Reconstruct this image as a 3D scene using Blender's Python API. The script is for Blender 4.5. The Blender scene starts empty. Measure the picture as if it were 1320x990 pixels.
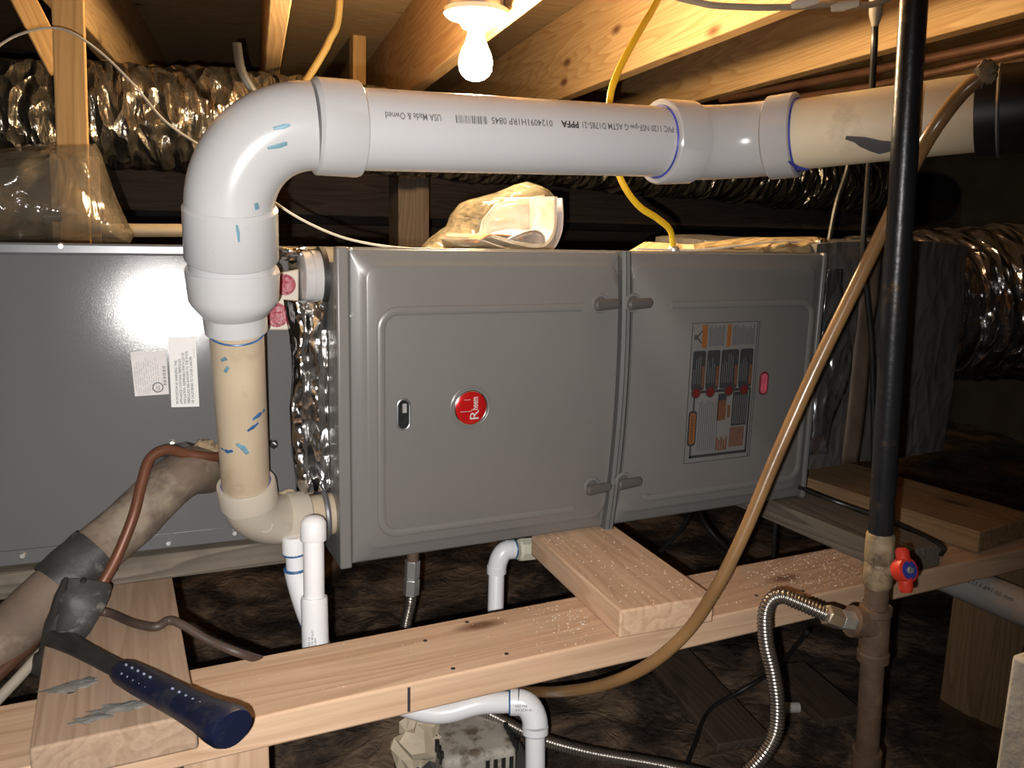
import bpy, bmesh, math, random
from mathutils import Vector as V, Matrix, noise
random.seed(7)
S = bpy.context.scene
COL = S.collection
# ------------------------------------------------------------------ camera, light, exposure
H = 0.85                                   # lens height above the ground
F, CX, CY = 1078.0, 660.0, 495.0
RW = Matrix(((0.90342897, -0.0571541, 0.42491118), (-0.42802586, -0.177325, 0.88619959), (0.02469743, -0.98249135, -0.18466398)))
cam = bpy.data.objects.new('camera', bpy.data.cameras.new('camera'))
COL.objects.link(cam)
cam.data.sensor_width = 36.0
cam.data.lens = F / 1320.0 * 36.0
cam.data.clip_start = 0.02
right, up, fwd = RW.col[0], -RW.col[1], RW.col[2]
cam.matrix_world = Matrix(((right.x, up.x, -fwd.x, 0), (right.y, up.y, -fwd.y, 0), (right.z, up.z, -fwd.z, H), (0, 0, 0, 1)))
S.camera = cam
world = bpy.data.worlds.new('world'); S.world = world
world.use_nodes = True
world.node_tree.nodes['Background'].inputs[0].default_value = (0.9, 0.8, 0.65, 1)
world.node_tree.nodes['Background'].inputs[1].default_value = 0.006
S.view_settings.view_transform = 'Standard'
S.view_settings.look = 'None'
S.view_settings.exposure = 0.0
S.view_settings.gamma = 1.0
S.view_settings.use_curve_mapping = False
# the phone's flash, a little left of and below its lens
fl = bpy.data.lights.new('phone_flash', 'SPOT')
fl.energy = 62; fl.color = (1.0, 0.965, 0.93); fl.shadow_soft_size = 0.004
fl.spot_size = math.radians(98); fl.spot_blend = 1.0
flash = bpy.data.objects.new('phone_flash', fl); COL.objects.link(flash)
flash.location = V((0, 0, H)) - right * 0.022 - up * 0.022
aim = fwd - right * 0.16 - up * 0.05
flash.rotation_euler = aim.to_track_quat('-Z', 'Y').to_euler()
BULB_POWER = 920.0

# ------------------------------------------------------------------ helpers
def ray(px, py):
    return RW @ V(((px - CX) / F, (py - CY) / F, 1.0))
def A(px, py, y):                           # point at distance y in front (along depth axis)
    d = ray(px, py); return d * (y / d.y)
def C(px, py, d):                           # point at lens depth d
    return ray(px, py) * d
def PZ(px, py, z):                          # point at a height z (from the lens)
    d = ray(px, py); return d * (z / d.z)

def link(o, parent=None):
    COL.objects.link(o)
    if parent is not None: o.parent = parent
    return o
def tag(o, label, cat, group=None, kind=None):
    o['label'] = label
    if cat: o['category'] = cat
    if group: o['group'] = group
    if kind: o['kind'] = kind
    return o
def thing(name, label, cat, group=None):
    o = bpy.data.objects.new(name, None); o.empty_display_size = 0.05
    link(o); return tag(o, label, cat, group)
def spline(pts, n=8):
    pts = [V(p) for p in pts]; out = []
    ext = [pts[0] * 2 - pts[1]] + pts + [pts[-1] * 2 - pts[-2]]
    for i in range(1, len(ext) - 2):
        p0, p1, p2, p3 = ext[i - 1], ext[i], ext[i + 1], ext[i + 2]
        for k in range(n):
            t = k / n
            out.append(0.5 * ((2 * p1) + (p2 - p0) * t + (2 * p0 - 5 * p1 + 4 * p2 - p3) * t * t + (3 * p1 - p0 - 3 * p2 + p3) * t ** 3))
    out.append(pts[-1]); return out
def bez(p0, c, p1, n=14):
    k = 0.56; a = p0 + (c - p0) * k; b = p1 + (c - p1) * k; out = []
    for i in range(n + 1):
        t = i / n; s = 1 - t
        out.append(p0 * s ** 3 + a * 3 * s * s * t + b * 3 * s * t * t + p1 * t ** 3)
    return out
def nz(p, sc, seed=0.0):
    return noise.noise(V((p[0] * sc + seed, p[1] * sc + seed * 1.7, p[2] * sc - seed)))

class MB:
    def __init__(s): s.v = []; s.f = []
    def add(s, vs, fs):
        b = len(s.v); s.v += [V(x) for x in vs]; s.f += [tuple(b + i for i in f) for f in fs]; return s
    def box(s, c, sz, rot=None):
        c = V(c); hx, hy, hz = sz[0] / 2, sz[1] / 2, sz[2] / 2
        vs = [V((x, y, z)) for x in (-hx, hx) for y in (-hy, hy) for z in (-hz, hz)]
        if rot: vs = [rot @ q for q in vs]
        return s.add([c + q for q in vs], [(0, 1, 3, 2), (4, 6, 7, 5), (0, 4, 5, 1), (2, 3, 7, 6), (0, 2, 6, 4), (1, 5, 7, 3)])
    def tube(s, path, r, seg=16, cap=True, flat=None, jitter=None):
        path = [V(p) for p in path]; n = len(path)
        rs = r if isinstance(r, (list, tuple)) else [r] * n
        tans = []
        for i in range(n):
            a = path[max(i - 1, 0)]; b = path[min(i + 1, n - 1)]
            t = b - a
            if t.length < 1e-7:
                a = path[max(i - 2, 0)]; b = path[min(i + 2, n - 1)]; t = b - a
            tans.append(t.normalized())
        t = tans[0]; ref = V((0, 0, 1)) if abs(t.z) < 0.8 else V((0, 1, 0))
        if flat: ref = V(flat[1])
        nrm = (ref - t * ref.dot(t)).normalized()
        vs = []; fs = []
        for i in range(n):
            t = tans[i]; nrm = (nrm - t * nrm.dot(t)).normalized(); bn = t.cross(nrm)
            for k in range(seg):
                an = 2 * math.pi * k / seg
                fa = flat[0] if flat else 1.0
                d = nrm * math.cos(an) * fa + bn * math.sin(an)
                rr = rs[i]
                p = path[i] + d * rr
                if jitter: p += d * jitter(path[i] + d * rr)
                vs.append(p)
        for i in range(n - 1):
            for k in range(seg):
                a = i * seg + k; b = i * seg + (k + 1) % seg
                fs.append((a, b, b + seg, a + seg))
        if cap:
            fs.append(tuple(reversed(range(seg)))); fs.append(tuple((n - 1) * seg + k for k in range(seg)))
        return s.add(vs, fs)
    def fitting(s, prof, seg=28):
        """prof: list of (point, radius) along an axis"""
        return s.tube([p for p, r in prof], [r for p, r in prof], seg)
    def ring(s, p, axis, R, r, seg=28, seg2=8):
        axis = V(axis).normalized(); ref = V((0, 0, 1)) if abs(axis.z) < 0.8 else V((1, 0, 0))
        a = (ref - axis * ref.dot(axis)).normalized(); b = axis.cross(a); vs = []; fs = []
        for i in range(seg):
            t = 2 * math.pi * i / seg; d = a * math.cos(t) + b * math.sin(t)
            for j in range(seg2):
                u = 2 * math.pi * j / seg2
                vs.append(V(p) + d * (R + r * math.cos(u)) + axis * r * math.sin(u))
        for i in range(seg):
            for j in range(seg2):
                fs.append((i * seg2 + j, ((i + 1) % seg) * seg2 + j, ((i + 1) % seg) * seg2 + (j + 1) % seg2, i * seg2 + (j + 1) % seg2))
        return s.add(vs, fs)
    def poly_xz(s, pts, y0, y1):
        """prism between two depths of an outline in X,Z"""
        n = len(pts); vs = [V((x, y0, z)) for x, z in pts] + [V((x, y1, z)) for x, z in pts]
        fs = [tuple(range(n)), tuple(reversed(range(n, 2 * n)))] + [(i, i + n, (i + 1) % n + n, (i + 1) % n) for i in range(n)]
        return s.add(vs, fs)
    def blob(s, c, sz, amp=0.25, sc=3.0, seed=0, nu=14, nv=10):
        c = V(c); vs = []; fs = []
        for j in range(nv + 1):
            th = math.pi * j / nv
            for i in range(nu):
                ph = 2 * math.pi * i / nu
                d = V((math.sin(th) * math.cos(ph), math.sin(th) * math.sin(ph), math.cos(th)))
                k = 1 + amp * nz(d, sc, seed + 3.1)
                vs.append(c + V((d.x * sz[0] * k, d.y * sz[1] * k, d.z * sz[2] * k)))
        for j in range(nv):
            for i in range(nu):
                fs.append((j * nu + i, (j + 1) * nu + i, (j + 1) * nu + (i + 1) % nu, j * nu + (i + 1) % nu))
        return s.add(vs, fs)
    def build(s, name, mat, parent=None, smooth=True, bevel=0, sharp=35, seg=2):
        me = bpy.data.meshes.new(name)
        me.from_pydata([tuple(v) for v in s.v], [], s.f); me.update()
        bm = bmesh.new(); bm.from_mesh(me)
        bmesh.ops.remove_doubles(bm, verts=bm.verts, dist=1e-6)
        bmesh.ops.recalc_face_normals(bm, faces=bm.faces)
        if bevel:
            es = [e for e in bm.edges if len(e.link_faces) == 2 and e.calc_face_angle(0) > 0.6]
            big = bmesh.ops.bevel(bm, geom=es, offset=bevel, segments=seg, profile=0.6, affect='EDGES')['faces']
            for f in big: f.smooth = True          # rounded edges smooth, broad faces flat
        elif smooth:
            for f in bm.faces: f.smooth = True
            for e in bm.edges:
                if len(e.link_faces) == 2 and e.calc_face_angle(0) > math.radians(sharp): e.smooth = False
        bm.to_mesh(me); bm.free()
        o = bpy.data.objects.new(name, me)
        if mat: me.materials.append(mat)
        return link(o, parent)

# ------------------------------------------------------------------ materials
MATS = {}
def nodes_of(name):
    m = bpy.data.materials.new(name); m.use_nodes = True
    nt = m.node_tree; b = nt.nodes['Principled BSDF']; MATS[name] = m
    return m, nt, b
def N(nt, kind, **kw):
    n = nt.nodes.new(kind)
    for k, v in kw.items():
        if k in n.inputs.keys(): n.inputs[k].default_value = v
        else: setattr(n, k, v)
    return n
def ramp(nt, stops, src):
    r = nt.nodes.new('ShaderNodeValToRGB'); e = r.color_ramp.elements
    while len(e) < len(stops): e.new(0.5)
    for el, (p, c) in zip(e, stops): el.position = p; el.color = (c[0], c[1], c[2], 1)
    nt.links.new(src, r.inputs[0]); return r
def rgb(h):
    def l(c): c /= 255.0; return c / 12.92 if c <= 0.04045 else ((c + 0.055) / 1.055) ** 2.4
    return (l(h[0]), l(h[1]), l(h[2]))
def plain(name, col, rough=0.5, metal=0.0, var=0.12, vscale=30, bump=0.0, bscale=120, spec=0.5, dirt=None, dscale=9, dthr=0.6):
    m, nt, b = nodes_of(name)
    tc = N(nt, 'ShaderNodeTexCoord')
    n = N(nt, 'ShaderNodeTexNoise', Scale=vscale, Detail=5.0)
    nt.links.new(tc.outputs['Object'], n.inputs['Vector'])
    lo = tuple(c * (1 - var) for c in col); hi = tuple(min(1, c * (1 + var)) for c in col)
    r = ramp(nt, [(0.3, lo), (0.7, hi)], n.outputs['Fac'])
    out = r.outputs[0]
    if dirt:
        n2 = N(nt, 'ShaderNodeTexNoise', Scale=dscale, Detail=8.0, Roughness=0.65)
        nt.links.new(tc.outputs['Object'], n2.inputs['Vector'])
        mr = N(nt, 'ShaderNodeMapRange'); mr.inputs[1].default_value = dthr; mr.inputs[2].default_value = dthr + 0.12
        nt.links.new(n2.outputs['Fac'], mr.inputs[0])
        mx = N(nt, 'ShaderNodeMix', data_type='RGBA')
        nt.links.new(mr.outputs[0], mx.inputs[0]); nt.links.new(out, mx.inputs[6]); mx.inputs[7].default_value = (*dirt, 1)
        out = mx.outputs[2]
    nt.links.new(out, b.inputs['Base Color'])
    b.inputs['Roughness'].default_value = rough; b.inputs['Metallic'].default_value = metal
    b.inputs['Specular IOR Level'].default_value = spec
    if bump:
        n3 = N(nt, 'ShaderNodeTexNoise', Scale=bscale, Detail=3.0)
        nt.links.new(tc.outputs['Object'], n3.inputs['Vector'])
        bp = N(nt, 'ShaderNodeBump', Strength=bump, Distance=0.002)
        nt.links.new(n3.outputs['Fac'], bp.inputs['Height']); nt.links.new(bp.outputs[0], b.inputs['Normal'])
    return m
def wood(name, c1, c2, knot, rough=0.75, rings=26, stain=None):
    m, nt, b = nodes_of(name)
    tc = N(nt, 'ShaderNodeTexCoord'); oi = N(nt, 'ShaderNodeObjectInfo')
    off = N(nt, 'ShaderNodeVectorMath', operation='SCALE'); off.inputs[0].default_value = (7, 3, 5)
    nt.links.new(oi.outputs['Random'], off.inputs['Scale'])
    ad = N(nt, 'ShaderNodeVectorMath', operation='ADD')
    nt.links.new(tc.outputs['Object'], ad.inputs[0]); nt.links.new(off.outputs[0], ad.inputs[1])
    mp = N(nt, 'ShaderNodeMapping'); mp.inputs['Scale'].default_value = (0.07, 1, 1)
    nt.links.new(ad.outputs[0], mp.inputs[0])
    big = N(nt, 'ShaderNodeTexNoise', Scale=9.0, Detail=2.0, Roughness=0.45)
    nt.links.new(mp.outputs[0], big.inputs['Vector'])
    mul = N(nt, 'ShaderNodeMath', operation='MULTIPLY'); mul.inputs[1].default_value = rings
    nt.links.new(big.outputs['Fac'], mul.inputs[0])
    fr = N(nt, 'ShaderNodeMath', operation='FRACT'); nt.links.new(mul.outputs[0], fr.inputs[0])
    g = ramp(nt, [(0.0, c1), (0.6, tuple((a + d) / 2 for a, d in zip(c1, c2))), (0.88, c2), (1.0, c1)], fr.outputs[0])
    mp2 = N(nt, 'ShaderNodeMapping'); mp2.inputs['Scale'].default_value = (6, 160, 160)
    nt.links.new(ad.outputs[0], mp2.inputs[0])
    fine = N(nt, 'ShaderNodeTexNoise', Scale=1.0, Detail=4.0)
    nt.links.new(mp2.outputs[0], fine.inputs['Vector'])
    mx = N(nt, 'ShaderNodeMix', data_type='RGBA', blend_type='MULTIPLY'); mx.inputs[0].default_value = 0.55
    fr2 = ramp(nt, [(0.25, (0.6, 0.57, 0.54)), (0.7, (1, 1, 1))], fine.outputs['Fac'])
    nt.links.new(g.outputs[0], mx.inputs[6]); nt.links.new(fr2.outputs[0], mx.inputs[7])
    mp3 = N(nt, 'ShaderNodeMapping'); mp3.inputs['Scale'].default_value = (3.2, 9, 9)
    nt.links.new(ad.outputs[0], mp3.inputs[0])
    vo = N(nt, 'ShaderNodeTexVoronoi', Scale=1.0); nt.links.new(mp3.outputs[0], vo.inputs['Vector'])
    kr = ramp(nt, [(0.05, (1, 1, 1)), (0.14, (0, 0, 0))], vo.outputs['Distance'])
    mx2 = N(nt, 'ShaderNodeMix', data_type='RGBA'); nt.links.new(kr.outputs[0], mx2.inputs[0])
    nt.links.new(mx.outputs[2], mx2.inputs[6]); mx2.inputs[7].default_value = (*knot, 1)
    out = mx2.outputs[2]
    if stain:
        sn = N(nt, 'ShaderNodeTexNoise', Scale=7.0, Detail=6.0, Roughness=0.6)
        nt.links.new(ad.outputs[0], sn.inputs['Vector'])
        sr = ramp(nt, [(0.54, (0, 0, 0)), (0.72, (0.8, 0.8, 0.8))], sn.outputs['Fac'])
        mx3 = N(nt, 'ShaderNodeMix', data_type='RGBA'); nt.links.new(sr.outputs[0], mx3.inputs[0])
        nt.links.new(out, mx3.inputs[6]); mx3.inputs[7].default_value = (*stain, 1); out = mx3.outputs[2]
    nt.links.new(out, b.inputs['Base Color']); b.inputs['Roughness'].default_value = rough
    b.inputs['Specular IOR Level'].default_value = 0.2
    bp = N(nt, 'ShaderNodeBump', Strength=0.25, Distance=0.001)
    nt.links.new(fine.outputs['Fac'], bp.inputs['Height']); nt.links.new(bp.outputs[0], b.inputs['Normal'])
    return m
def foil(name, col, rough=0.22, scale=38, strength=0.9, stretch=(1, 1, 1), metal=1.0, dist=0.012):
    m, nt, b = nodes_of(name)
    tc = N(nt, 'ShaderNodeTexCoord'); mp = N(nt, 'ShaderNodeMapping'); mp.inputs['Scale'].default_value = stretch
    nt.links.new(tc.outputs['Object'], mp.inputs[0])
    n = N(nt, 'ShaderNodeTexNoise', Scale=scale * 0.4, Detail=2.0); nt.links.new(mp.outputs[0], n.inputs['Vector'])
    mixv = N(nt, 'ShaderNodeMix', data_type='RGBA'); mixv.inputs[0].default_value = 0.12
    nt.links.new(mp.outputs[0], mixv.inputs[6]); nt.links.new(n.outputs['Color'], mixv.inputs[7])
    vo = N(nt, 'ShaderNodeTexVoronoi', Scale=scale); nt.links.new(mixv.outputs[2], vo.inputs['Vector'])
    bp = N(nt, 'ShaderNodeBump', Strength=strength, Distance=dist)
    nt.links.new(vo.outputs['Distance'], bp.inputs['Height'])
    n2 = N(nt, 'ShaderNodeTexNoise', Scale=scale * 1.3, Detail=4.0); nt.links.new(mp.outputs[0], n2.inputs['Vector'])
    bp2 = N(nt, 'ShaderNodeBump', Strength=strength * 0.6, Distance=dist * 0.5)
    nt.links.new(n2.outputs['Fac'], bp2.inputs['Height']); nt.links.new(bp.outputs[0], bp2.inputs['Normal'])
    nt.links.new(bp2.outputs[0], b.inputs['Normal'])
    b.inputs['Base Color'].default_value = (*col, 1); b.inputs['Metallic'].default_value = metal; b.inputs['Roughness'].default_value = rough
    return m
def film(name, col, clear=0.55, scale=16):
    m, nt, b = nodes_of(name)
    tc = N(nt, 'ShaderNodeTexCoord')
    n = N(nt, 'ShaderNodeTexNoise', Scale=scale, Detail=3.0, Distortion=1.2); nt.links.new(tc.outputs['Object'], n.inputs['Vector'])
    bp = N(nt, 'ShaderNodeBump', Strength=0.9, Distance=0.012); nt.links.new(n.outputs['Fac'], bp.inputs['Height'])
    b.inputs['Base Color'].default_value = (*col, 1); b.inputs['Roughness'].default_value = 0.12
    b.inputs['Specular IOR Level'].default_value = 0.8
    nt.links.new(bp.outputs[0], b.inputs['Normal'])
    r = ramp(nt, [(0.35, (1 - clear - 0.2,) * 3), (0.7, (1 - clear + 0.15,) * 3)], n.outputs['Fac'])
    nt.links.new(r.outputs[0], b.inputs['Alpha'])
    return m
def glow(name, col, strength):
    m, nt, b = nodes_of(name)
    b.inputs['Base Color'].default_value = (1, 1, 1, 1)
    b.inputs['Emission Color'].default_value = (*col, 1); b.inputs['Emission Strength'].default_value = strength
    return m

M_GREY = plain('grey_paint', (0.168, 0.162, 0.155), 0.32, 0, 0.03, 4, 0.03, 500)
M_GREY2 = plain('grey_paint_coil', (0.118, 0.116, 0.117), 0.125, 0.0, 0.05, 3, 0.06, 900, spec=0.2)
M_STRIP = plain('seam_grey', (0.10, 0.098, 0.095), 0.45, 0, 0.05, 10)
M_GALV = plain('galvanized', (0.30, 0.31, 0.33), 0.36, 0.8, 0.12, 25)
M_HEM = plain('bare_sheet_metal', (0.16, 0.165, 0.175), 0.3, 0.3, 0.1, 25)
M_SCREW = plain('zinc', (0.6, 0.6, 0.58), 0.35, 0.8, 0.1, 60)
M_PVC = plain('white_pvc', (0.47, 0.465, 0.47), 0.27, 0, 0.02, 8)
M_PVCF = plain('white_pvc_fitting', (0.45, 0.445, 0.445), 0.21, 0, 0.03, 10, dirt=(0.36, 0.37, 0.385), dscale=22, dthr=0.66)
M_PVCS = plain('small_drain_pvc', (0.78, 0.78, 0.79), 0.3, 0, 0.04, 20)
M_PVCOLD = plain('aged_pvc', (0.48, 0.39, 0.275), 0.42, 0, 0.08, 14, dirt=(0.38, 0.29, 0.19), dscale=12, dthr=0.60)
M_PVCOLD2 = plain('aged_pvc_fitting', (0.47, 0.42, 0.345), 0.38, 0, 0.05, 14, dirt=(0.36, 0.30, 0.23), dscale=18, dthr=0.63)
M_PVCTAN = plain('warm_lit_pvc', (0.78, 0.66, 0.46), 0.5, 0, 0.08, 8, dirt=(0.56, 0.46, 0.32), dscale=8, dthr=0.58)  # the bulb's warm light is painted into this tan base colour
M_PVCD = plain('dim_pvc', (0.42, 0.40, 0.38), 0.5, 0, 0.06, 10)
M_BLUE = plain('blue_primer', (0.03, 0.11, 0.27), 0.4, 0, 0.3, 60)
M_NAVY = plain('purple_blue_cement', (0.05, 0.06, 0.36), 0.35, 0, 0.3, 60)
M_TEAL = plain('teal_smear', (0.12, 0.24, 0.30), 0.5, 0, 0.3, 60)
M_INK = plain('ink', (0.03, 0.03, 0.032), 0.6, 0, 0.05, 60)
M_INKG = plain('faded_ink', (0.10, 0.10, 0.105), 0.6, 0, 0.05, 60)
M_INKR = plain('red_ink', (0.45, 0.05, 0.04), 0.6, 0, 0.05, 60)
M_PAPER = plain('label_paper', (0.62, 0.62, 0.61), 0.5, 0, 0.03, 30)
M_PAPER2 = plain('worn_label', (0.56, 0.53, 0.52), 0.55, 0, 0.06, 60)
M_SILV = plain('clear_label', (0.17, 0.166, 0.16), 0.4, 0, 0.03, 30)
M_GLINT = plain('glint_grey', (0.30, 0.30, 0.29), 0.5, 0, 0.2, 200)  # pale grey for the painted highlight on the sight window
M_ORANGE = plain('orange_print', (0.22, 0.085, 0.025), 0.5, 0, 0.05, 60)
M_REDP = plain('red_print', (0.12, 0.012, 0.014), 0.5, 0, 0.05, 60)
M_BROWNP = plain('brown_print', (0.13, 0.055, 0.03), 0.5, 0, 0.2, 150)
M_RED = plain('red_emblem', (0.55, 0.012, 0.012), 0.22, 0.35, 0.03, 20)
M_CHROME = plain('chrome', (0.8, 0.8, 0.8), 0.16, 1.0, 0.02, 20)
M_SILVER = plain('silver_lettering', (0.62, 0.60, 0.58), 0.3, 0.2, 0.02, 20)
M_PINK = plain('pink_glass', (0.55, 0.10, 0.14), 0.12, 0, 0.15, 90)
M_REDCAP = plain('red_cap', (0.24, 0.007, 0.026), 0.4, 0, 0.1, 30, 0.3, 200)
M_GLASSK = plain('dark_glass', (0.02, 0.022, 0.02), 0.08, 0, 0.3, 80)
M_DARKPL = plain('grey_plastic', (0.085, 0.08, 0.075), 0.4, 0, 0.06, 40)
M_GASKET = plain('black_gasket', (0.015, 0.015, 0.015), 0.5, 0, 0.2, 40)
M_RUBBER = plain('black_rubber', (0.012, 0.012, 0.012), 0.45, 0, 0.2, 30)
M_IRON = plain('black_iron', (0.018, 0.018, 0.02), 0.33, 0.3, 0.2, 20, 0.2, 120, dirt=(0.12, 0.075, 0.04), dscale=28, dthr=0.62)
M_RUST = plain('rusty_iron', (0.12, 0.075, 0.048), 0.7, 0.1, 0.25, 40, 0.5, 150, dirt=(0.22, 0.13, 0.07), dscale=20, dthr=0.58)
M_THREAD = plain('taped_thread', (0.26, 0.195, 0.115), 0.6, 0.1, 0.35, 60, 0.6, 120, dirt=(0.09, 0.06, 0.04), dscale=35, dthr=0.55)
M_REDH = plain('red_handle', (0.55, 0.035, 0.018), 0.42, 0, 0.1, 40)
M_BLUEL = plain('blue_valve_label', (0.03, 0.04, 0.25), 0.4, 0, 0.1, 40)
M_STEEL = plain('stainless_corrugated', (0.42, 0.39, 0.35), 0.28, 0.95, 0.15, 40)
M_BRASS = plain('brass_nut', (0.48, 0.40, 0.30), 0.35, 0.8, 0.15, 40)
M_HOSE = plain('amber_hose', (0.215, 0.118, 0.048), 0.27, 0, 0.22, 9, 0.1, 90, dirt=(0.14, 0.075, 0.032), dscale=5, dthr=0.55)
M_YEL = plain('yellow_cable', (0.72, 0.46, 0.02), 0.42, 0, 0.05, 30)
M_YELD = plain('old_yellow_cable', (0.22, 0.15, 0.045), 0.55, 0, 0.1, 30)
M_WIRE = plain('grey_wire', (0.34, 0.30, 0.24), 0.45, 0, 0.1, 30)
M_WWIRE = plain('white_wire', (0.60, 0.56, 0.48), 0.45, 0, 0.1, 30)
M_BLACKC = plain('black_cable', (0.014, 0.013, 0.012), 0.4, 0, 0.2, 30)
M_BROWNC = plain('brown_cable', (0.060, 0.040, 0.032), 0.5, 0, 0.3, 30)
M_COPPER = plain('brown_copper', (0.145, 0.056, 0.030), 0.45, 0.3, 0.2, 16)
M_COPPER2 = plain('aged_copper', (0.12, 0.055, 0.032), 0.5, 0.5, 0.3, 12)
M_INSUL = plain('brown_foam', (0.125, 0.090, 0.065), 0.8, 0, 0.35, 12, 0.5, 70, dirt=(0.235, 0.19, 0.14), dscale=10, dthr=0.50)
M_TAPE = plain('dusty_black_tape', (0.035, 0.034, 0.033), 0.55, 0, 0.3, 25, 0.6, 60, dirt=(0.22, 0.20, 0.18), dscale=22, dthr=0.56)
M_PUTTY = plain('black_putty', (0.022, 0.019, 0.017), 0.6, 0, 0.4, 30, 0.6, 60)
M_FOAM = plain('tan_foam', (0.33, 0.25, 0.155), 0.85, 0, 0.35, 45, 0.8, 90, dirt=(0.09, 0.065, 0.04), dscale=40, dthr=0.55)
M_GRIP = plain('navy_grip', (0.0045, 0.007, 0.023), 0.42, 0, 0.2, 40, 0.2, 150, dirt=(0.022, 0.023, 0.03), dscale=30, dthr=0.55)
M_HSTEEL = plain('hammer_steel', (0.045, 0.043, 0.040), 0.45, 0.5, 0.3, 30)
M_DOT = plain('grip_dot', (0.22, 0.25, 0.34), 0.5, 0, 0.2, 30)
M_SMEAR = plain('grey_putty_smear', (0.17, 0.165, 0.15), 0.8, 0, 0.3, 60)
M_SAW = plain('sawdust', (0.72, 0.66, 0.56), 0.9, 0, 0.1, 60)
M_PUMP = plain('dirty_pump_plastic', (0.36, 0.335, 0.29), 0.6, 0, 0.2, 14, 0.2, 80, dirt=(0.13, 0.10, 0.07), dscale=26, dthr=0.52)
M_PAGE = plain('page', (0.62, 0.61, 0.57), 0.6, 0, 0.03, 20)
M_PAGE2 = plain('page_edges', (0.52, 0.50, 0.53), 0.6, 0, 0.12, 120)
M_PORC = plain('porcelain', (0.82, 0.78, 0.70), 0.25, 0, 0.03, 20)
M_BULB = glow('lit_bulb', (1.0, 0.73, 0.42), BULB_POWER)
M_CARD = plain('brown_card', (0.30, 0.19, 0.095), 0.8, 0, 0.15, 12)
M_BRSTRIP = plain('brown_strip', (0.115, 0.082, 0.058), 0.6, 0, 0.25, 22, 0.3, 70)
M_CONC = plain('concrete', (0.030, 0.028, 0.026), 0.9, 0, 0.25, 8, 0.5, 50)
M_STYRO = plain('white_foam', (0.50, 0.48, 0.45), 0.85, 0, 0.1, 60, 0.8, 90)
M_CREAMBOX = plain('cream_card', (0.52, 0.44, 0.32), 0.75, 0, 0.15, 20, 0.2, 60)
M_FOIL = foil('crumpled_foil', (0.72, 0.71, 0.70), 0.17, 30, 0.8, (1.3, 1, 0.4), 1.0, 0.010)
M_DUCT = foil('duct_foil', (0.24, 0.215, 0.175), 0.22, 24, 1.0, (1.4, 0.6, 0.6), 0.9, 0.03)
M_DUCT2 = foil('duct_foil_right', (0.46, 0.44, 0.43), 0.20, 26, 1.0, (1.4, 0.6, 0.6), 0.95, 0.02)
M_WRAP = foil('duct_wrap', (0.115, 0.105, 0.098), 0.45, 30, 0.35, (1.0, 1.0, 0.5), 0.3, 0.02)
M_BATT = foil('foil_faced_batt', (0.46, 0.34, 0.18), 0.5, 30, 0.8, (0.5, 1, 1), 0.25, 0.02)
M_FILM = film('clear_poly', (0.13, 0.108, 0.078), 0.42, 14)
M_FILM2 = film('manual_poly', (0.45, 0.38, 0.25), 0.68, 22)
W_BEAM = wood('fir_beam', (0.70, 0.485, 0.325), (0.58, 0.375, 0.235), (0.20, 0.10, 0.055), rings=18, stain=(0.60, 0.385, 0.25))
W_JOIST = wood('joist_fir', (0.60, 0.40, 0.20), (0.48, 0.285, 0.125), (0.15, 0.065, 0.03), rings=24)
W_OLD = wood('weathered_board', (0.21, 0.178, 0.14), (0.115, 0.096, 0.076), (0.08, 0.06, 0.05), 0.85, 30, stain=(0.09, 0.075, 0.06))
W_STAIN = wood('stained_board', (0.43, 0.305, 0.215), (0.36, 0.245, 0.165), (0.14, 0.075, 0.045), rings=16, stain=(0.31, 0.205, 0.145))
W_BROWN = wood('brown_board', (0.33, 0.215, 0.115), (0.24, 0.145, 0.07), (0.09, 0.05, 0.03), stain=(0.20, 0.125, 0.07))
W_POST = wood('post_fir', (0.52, 0.31, 0.12), (0.43, 0.24, 0.085), (0.2, 0.1, 0.04), rings=14)
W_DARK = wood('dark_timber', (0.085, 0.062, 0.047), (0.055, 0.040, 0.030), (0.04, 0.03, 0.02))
W_PLY = wood('subfloor_ply', (0.50, 0.36, 0.20), (0.38, 0.26, 0.13), (0.09, 0.05, 0.025), rings=40)

def board(name, p0, p1, w, h, mat, parent=None, upv=(0, 0, 1), bevel=0.003):
    """plank from p0 to p1 (centre line), w across, h along up"""
    p0, p1 = V(p0), V(p1); L = (p1 - p0).length; x = (p1 - p0).normalized()
    y = V(upv).cross(x).normalized(); z = x.cross(y)
    o = MB().box((0, 0, 0), (L, w, h)).build(name, mat, parent, bevel=bevel)
    m = Matrix((x, y, z)).transposed().to_4x4(); m.translation = (p0 + p1) / 2
    o.matrix_world = m
    return o
def text_mesh(txt, size, fn, name, mat, parent, align='LEFT', bold=0.0, xs=1.0):
    """lettering laid out in (u,v) and carried onto a surface by fn(u,v)"""
    cu = bpy.data.curves.new('lettering', 'FONT'); cu.body = txt; cu.size = size; cu.align_x = align; cu.offset = bold
    cu.resolution_u = 2
    t = bpy.data.objects.new('lettering', cu); COL.objects.link(t)
    bpy.context.view_layer.update()
    me = bpy.data.meshes.new_from_object(t.evaluated_get(bpy.context.evaluated_depsgraph_get()))
    bpy.data.objects.remove(t); bpy.data.curves.remove(cu)
    me.materials.clear(); me.materials.append(mat)
    for v in me.vertices: v.co = fn(v.co.x * xs, v.co.y)
    return link(bpy.data.objects.new(name, me), parent)

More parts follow.
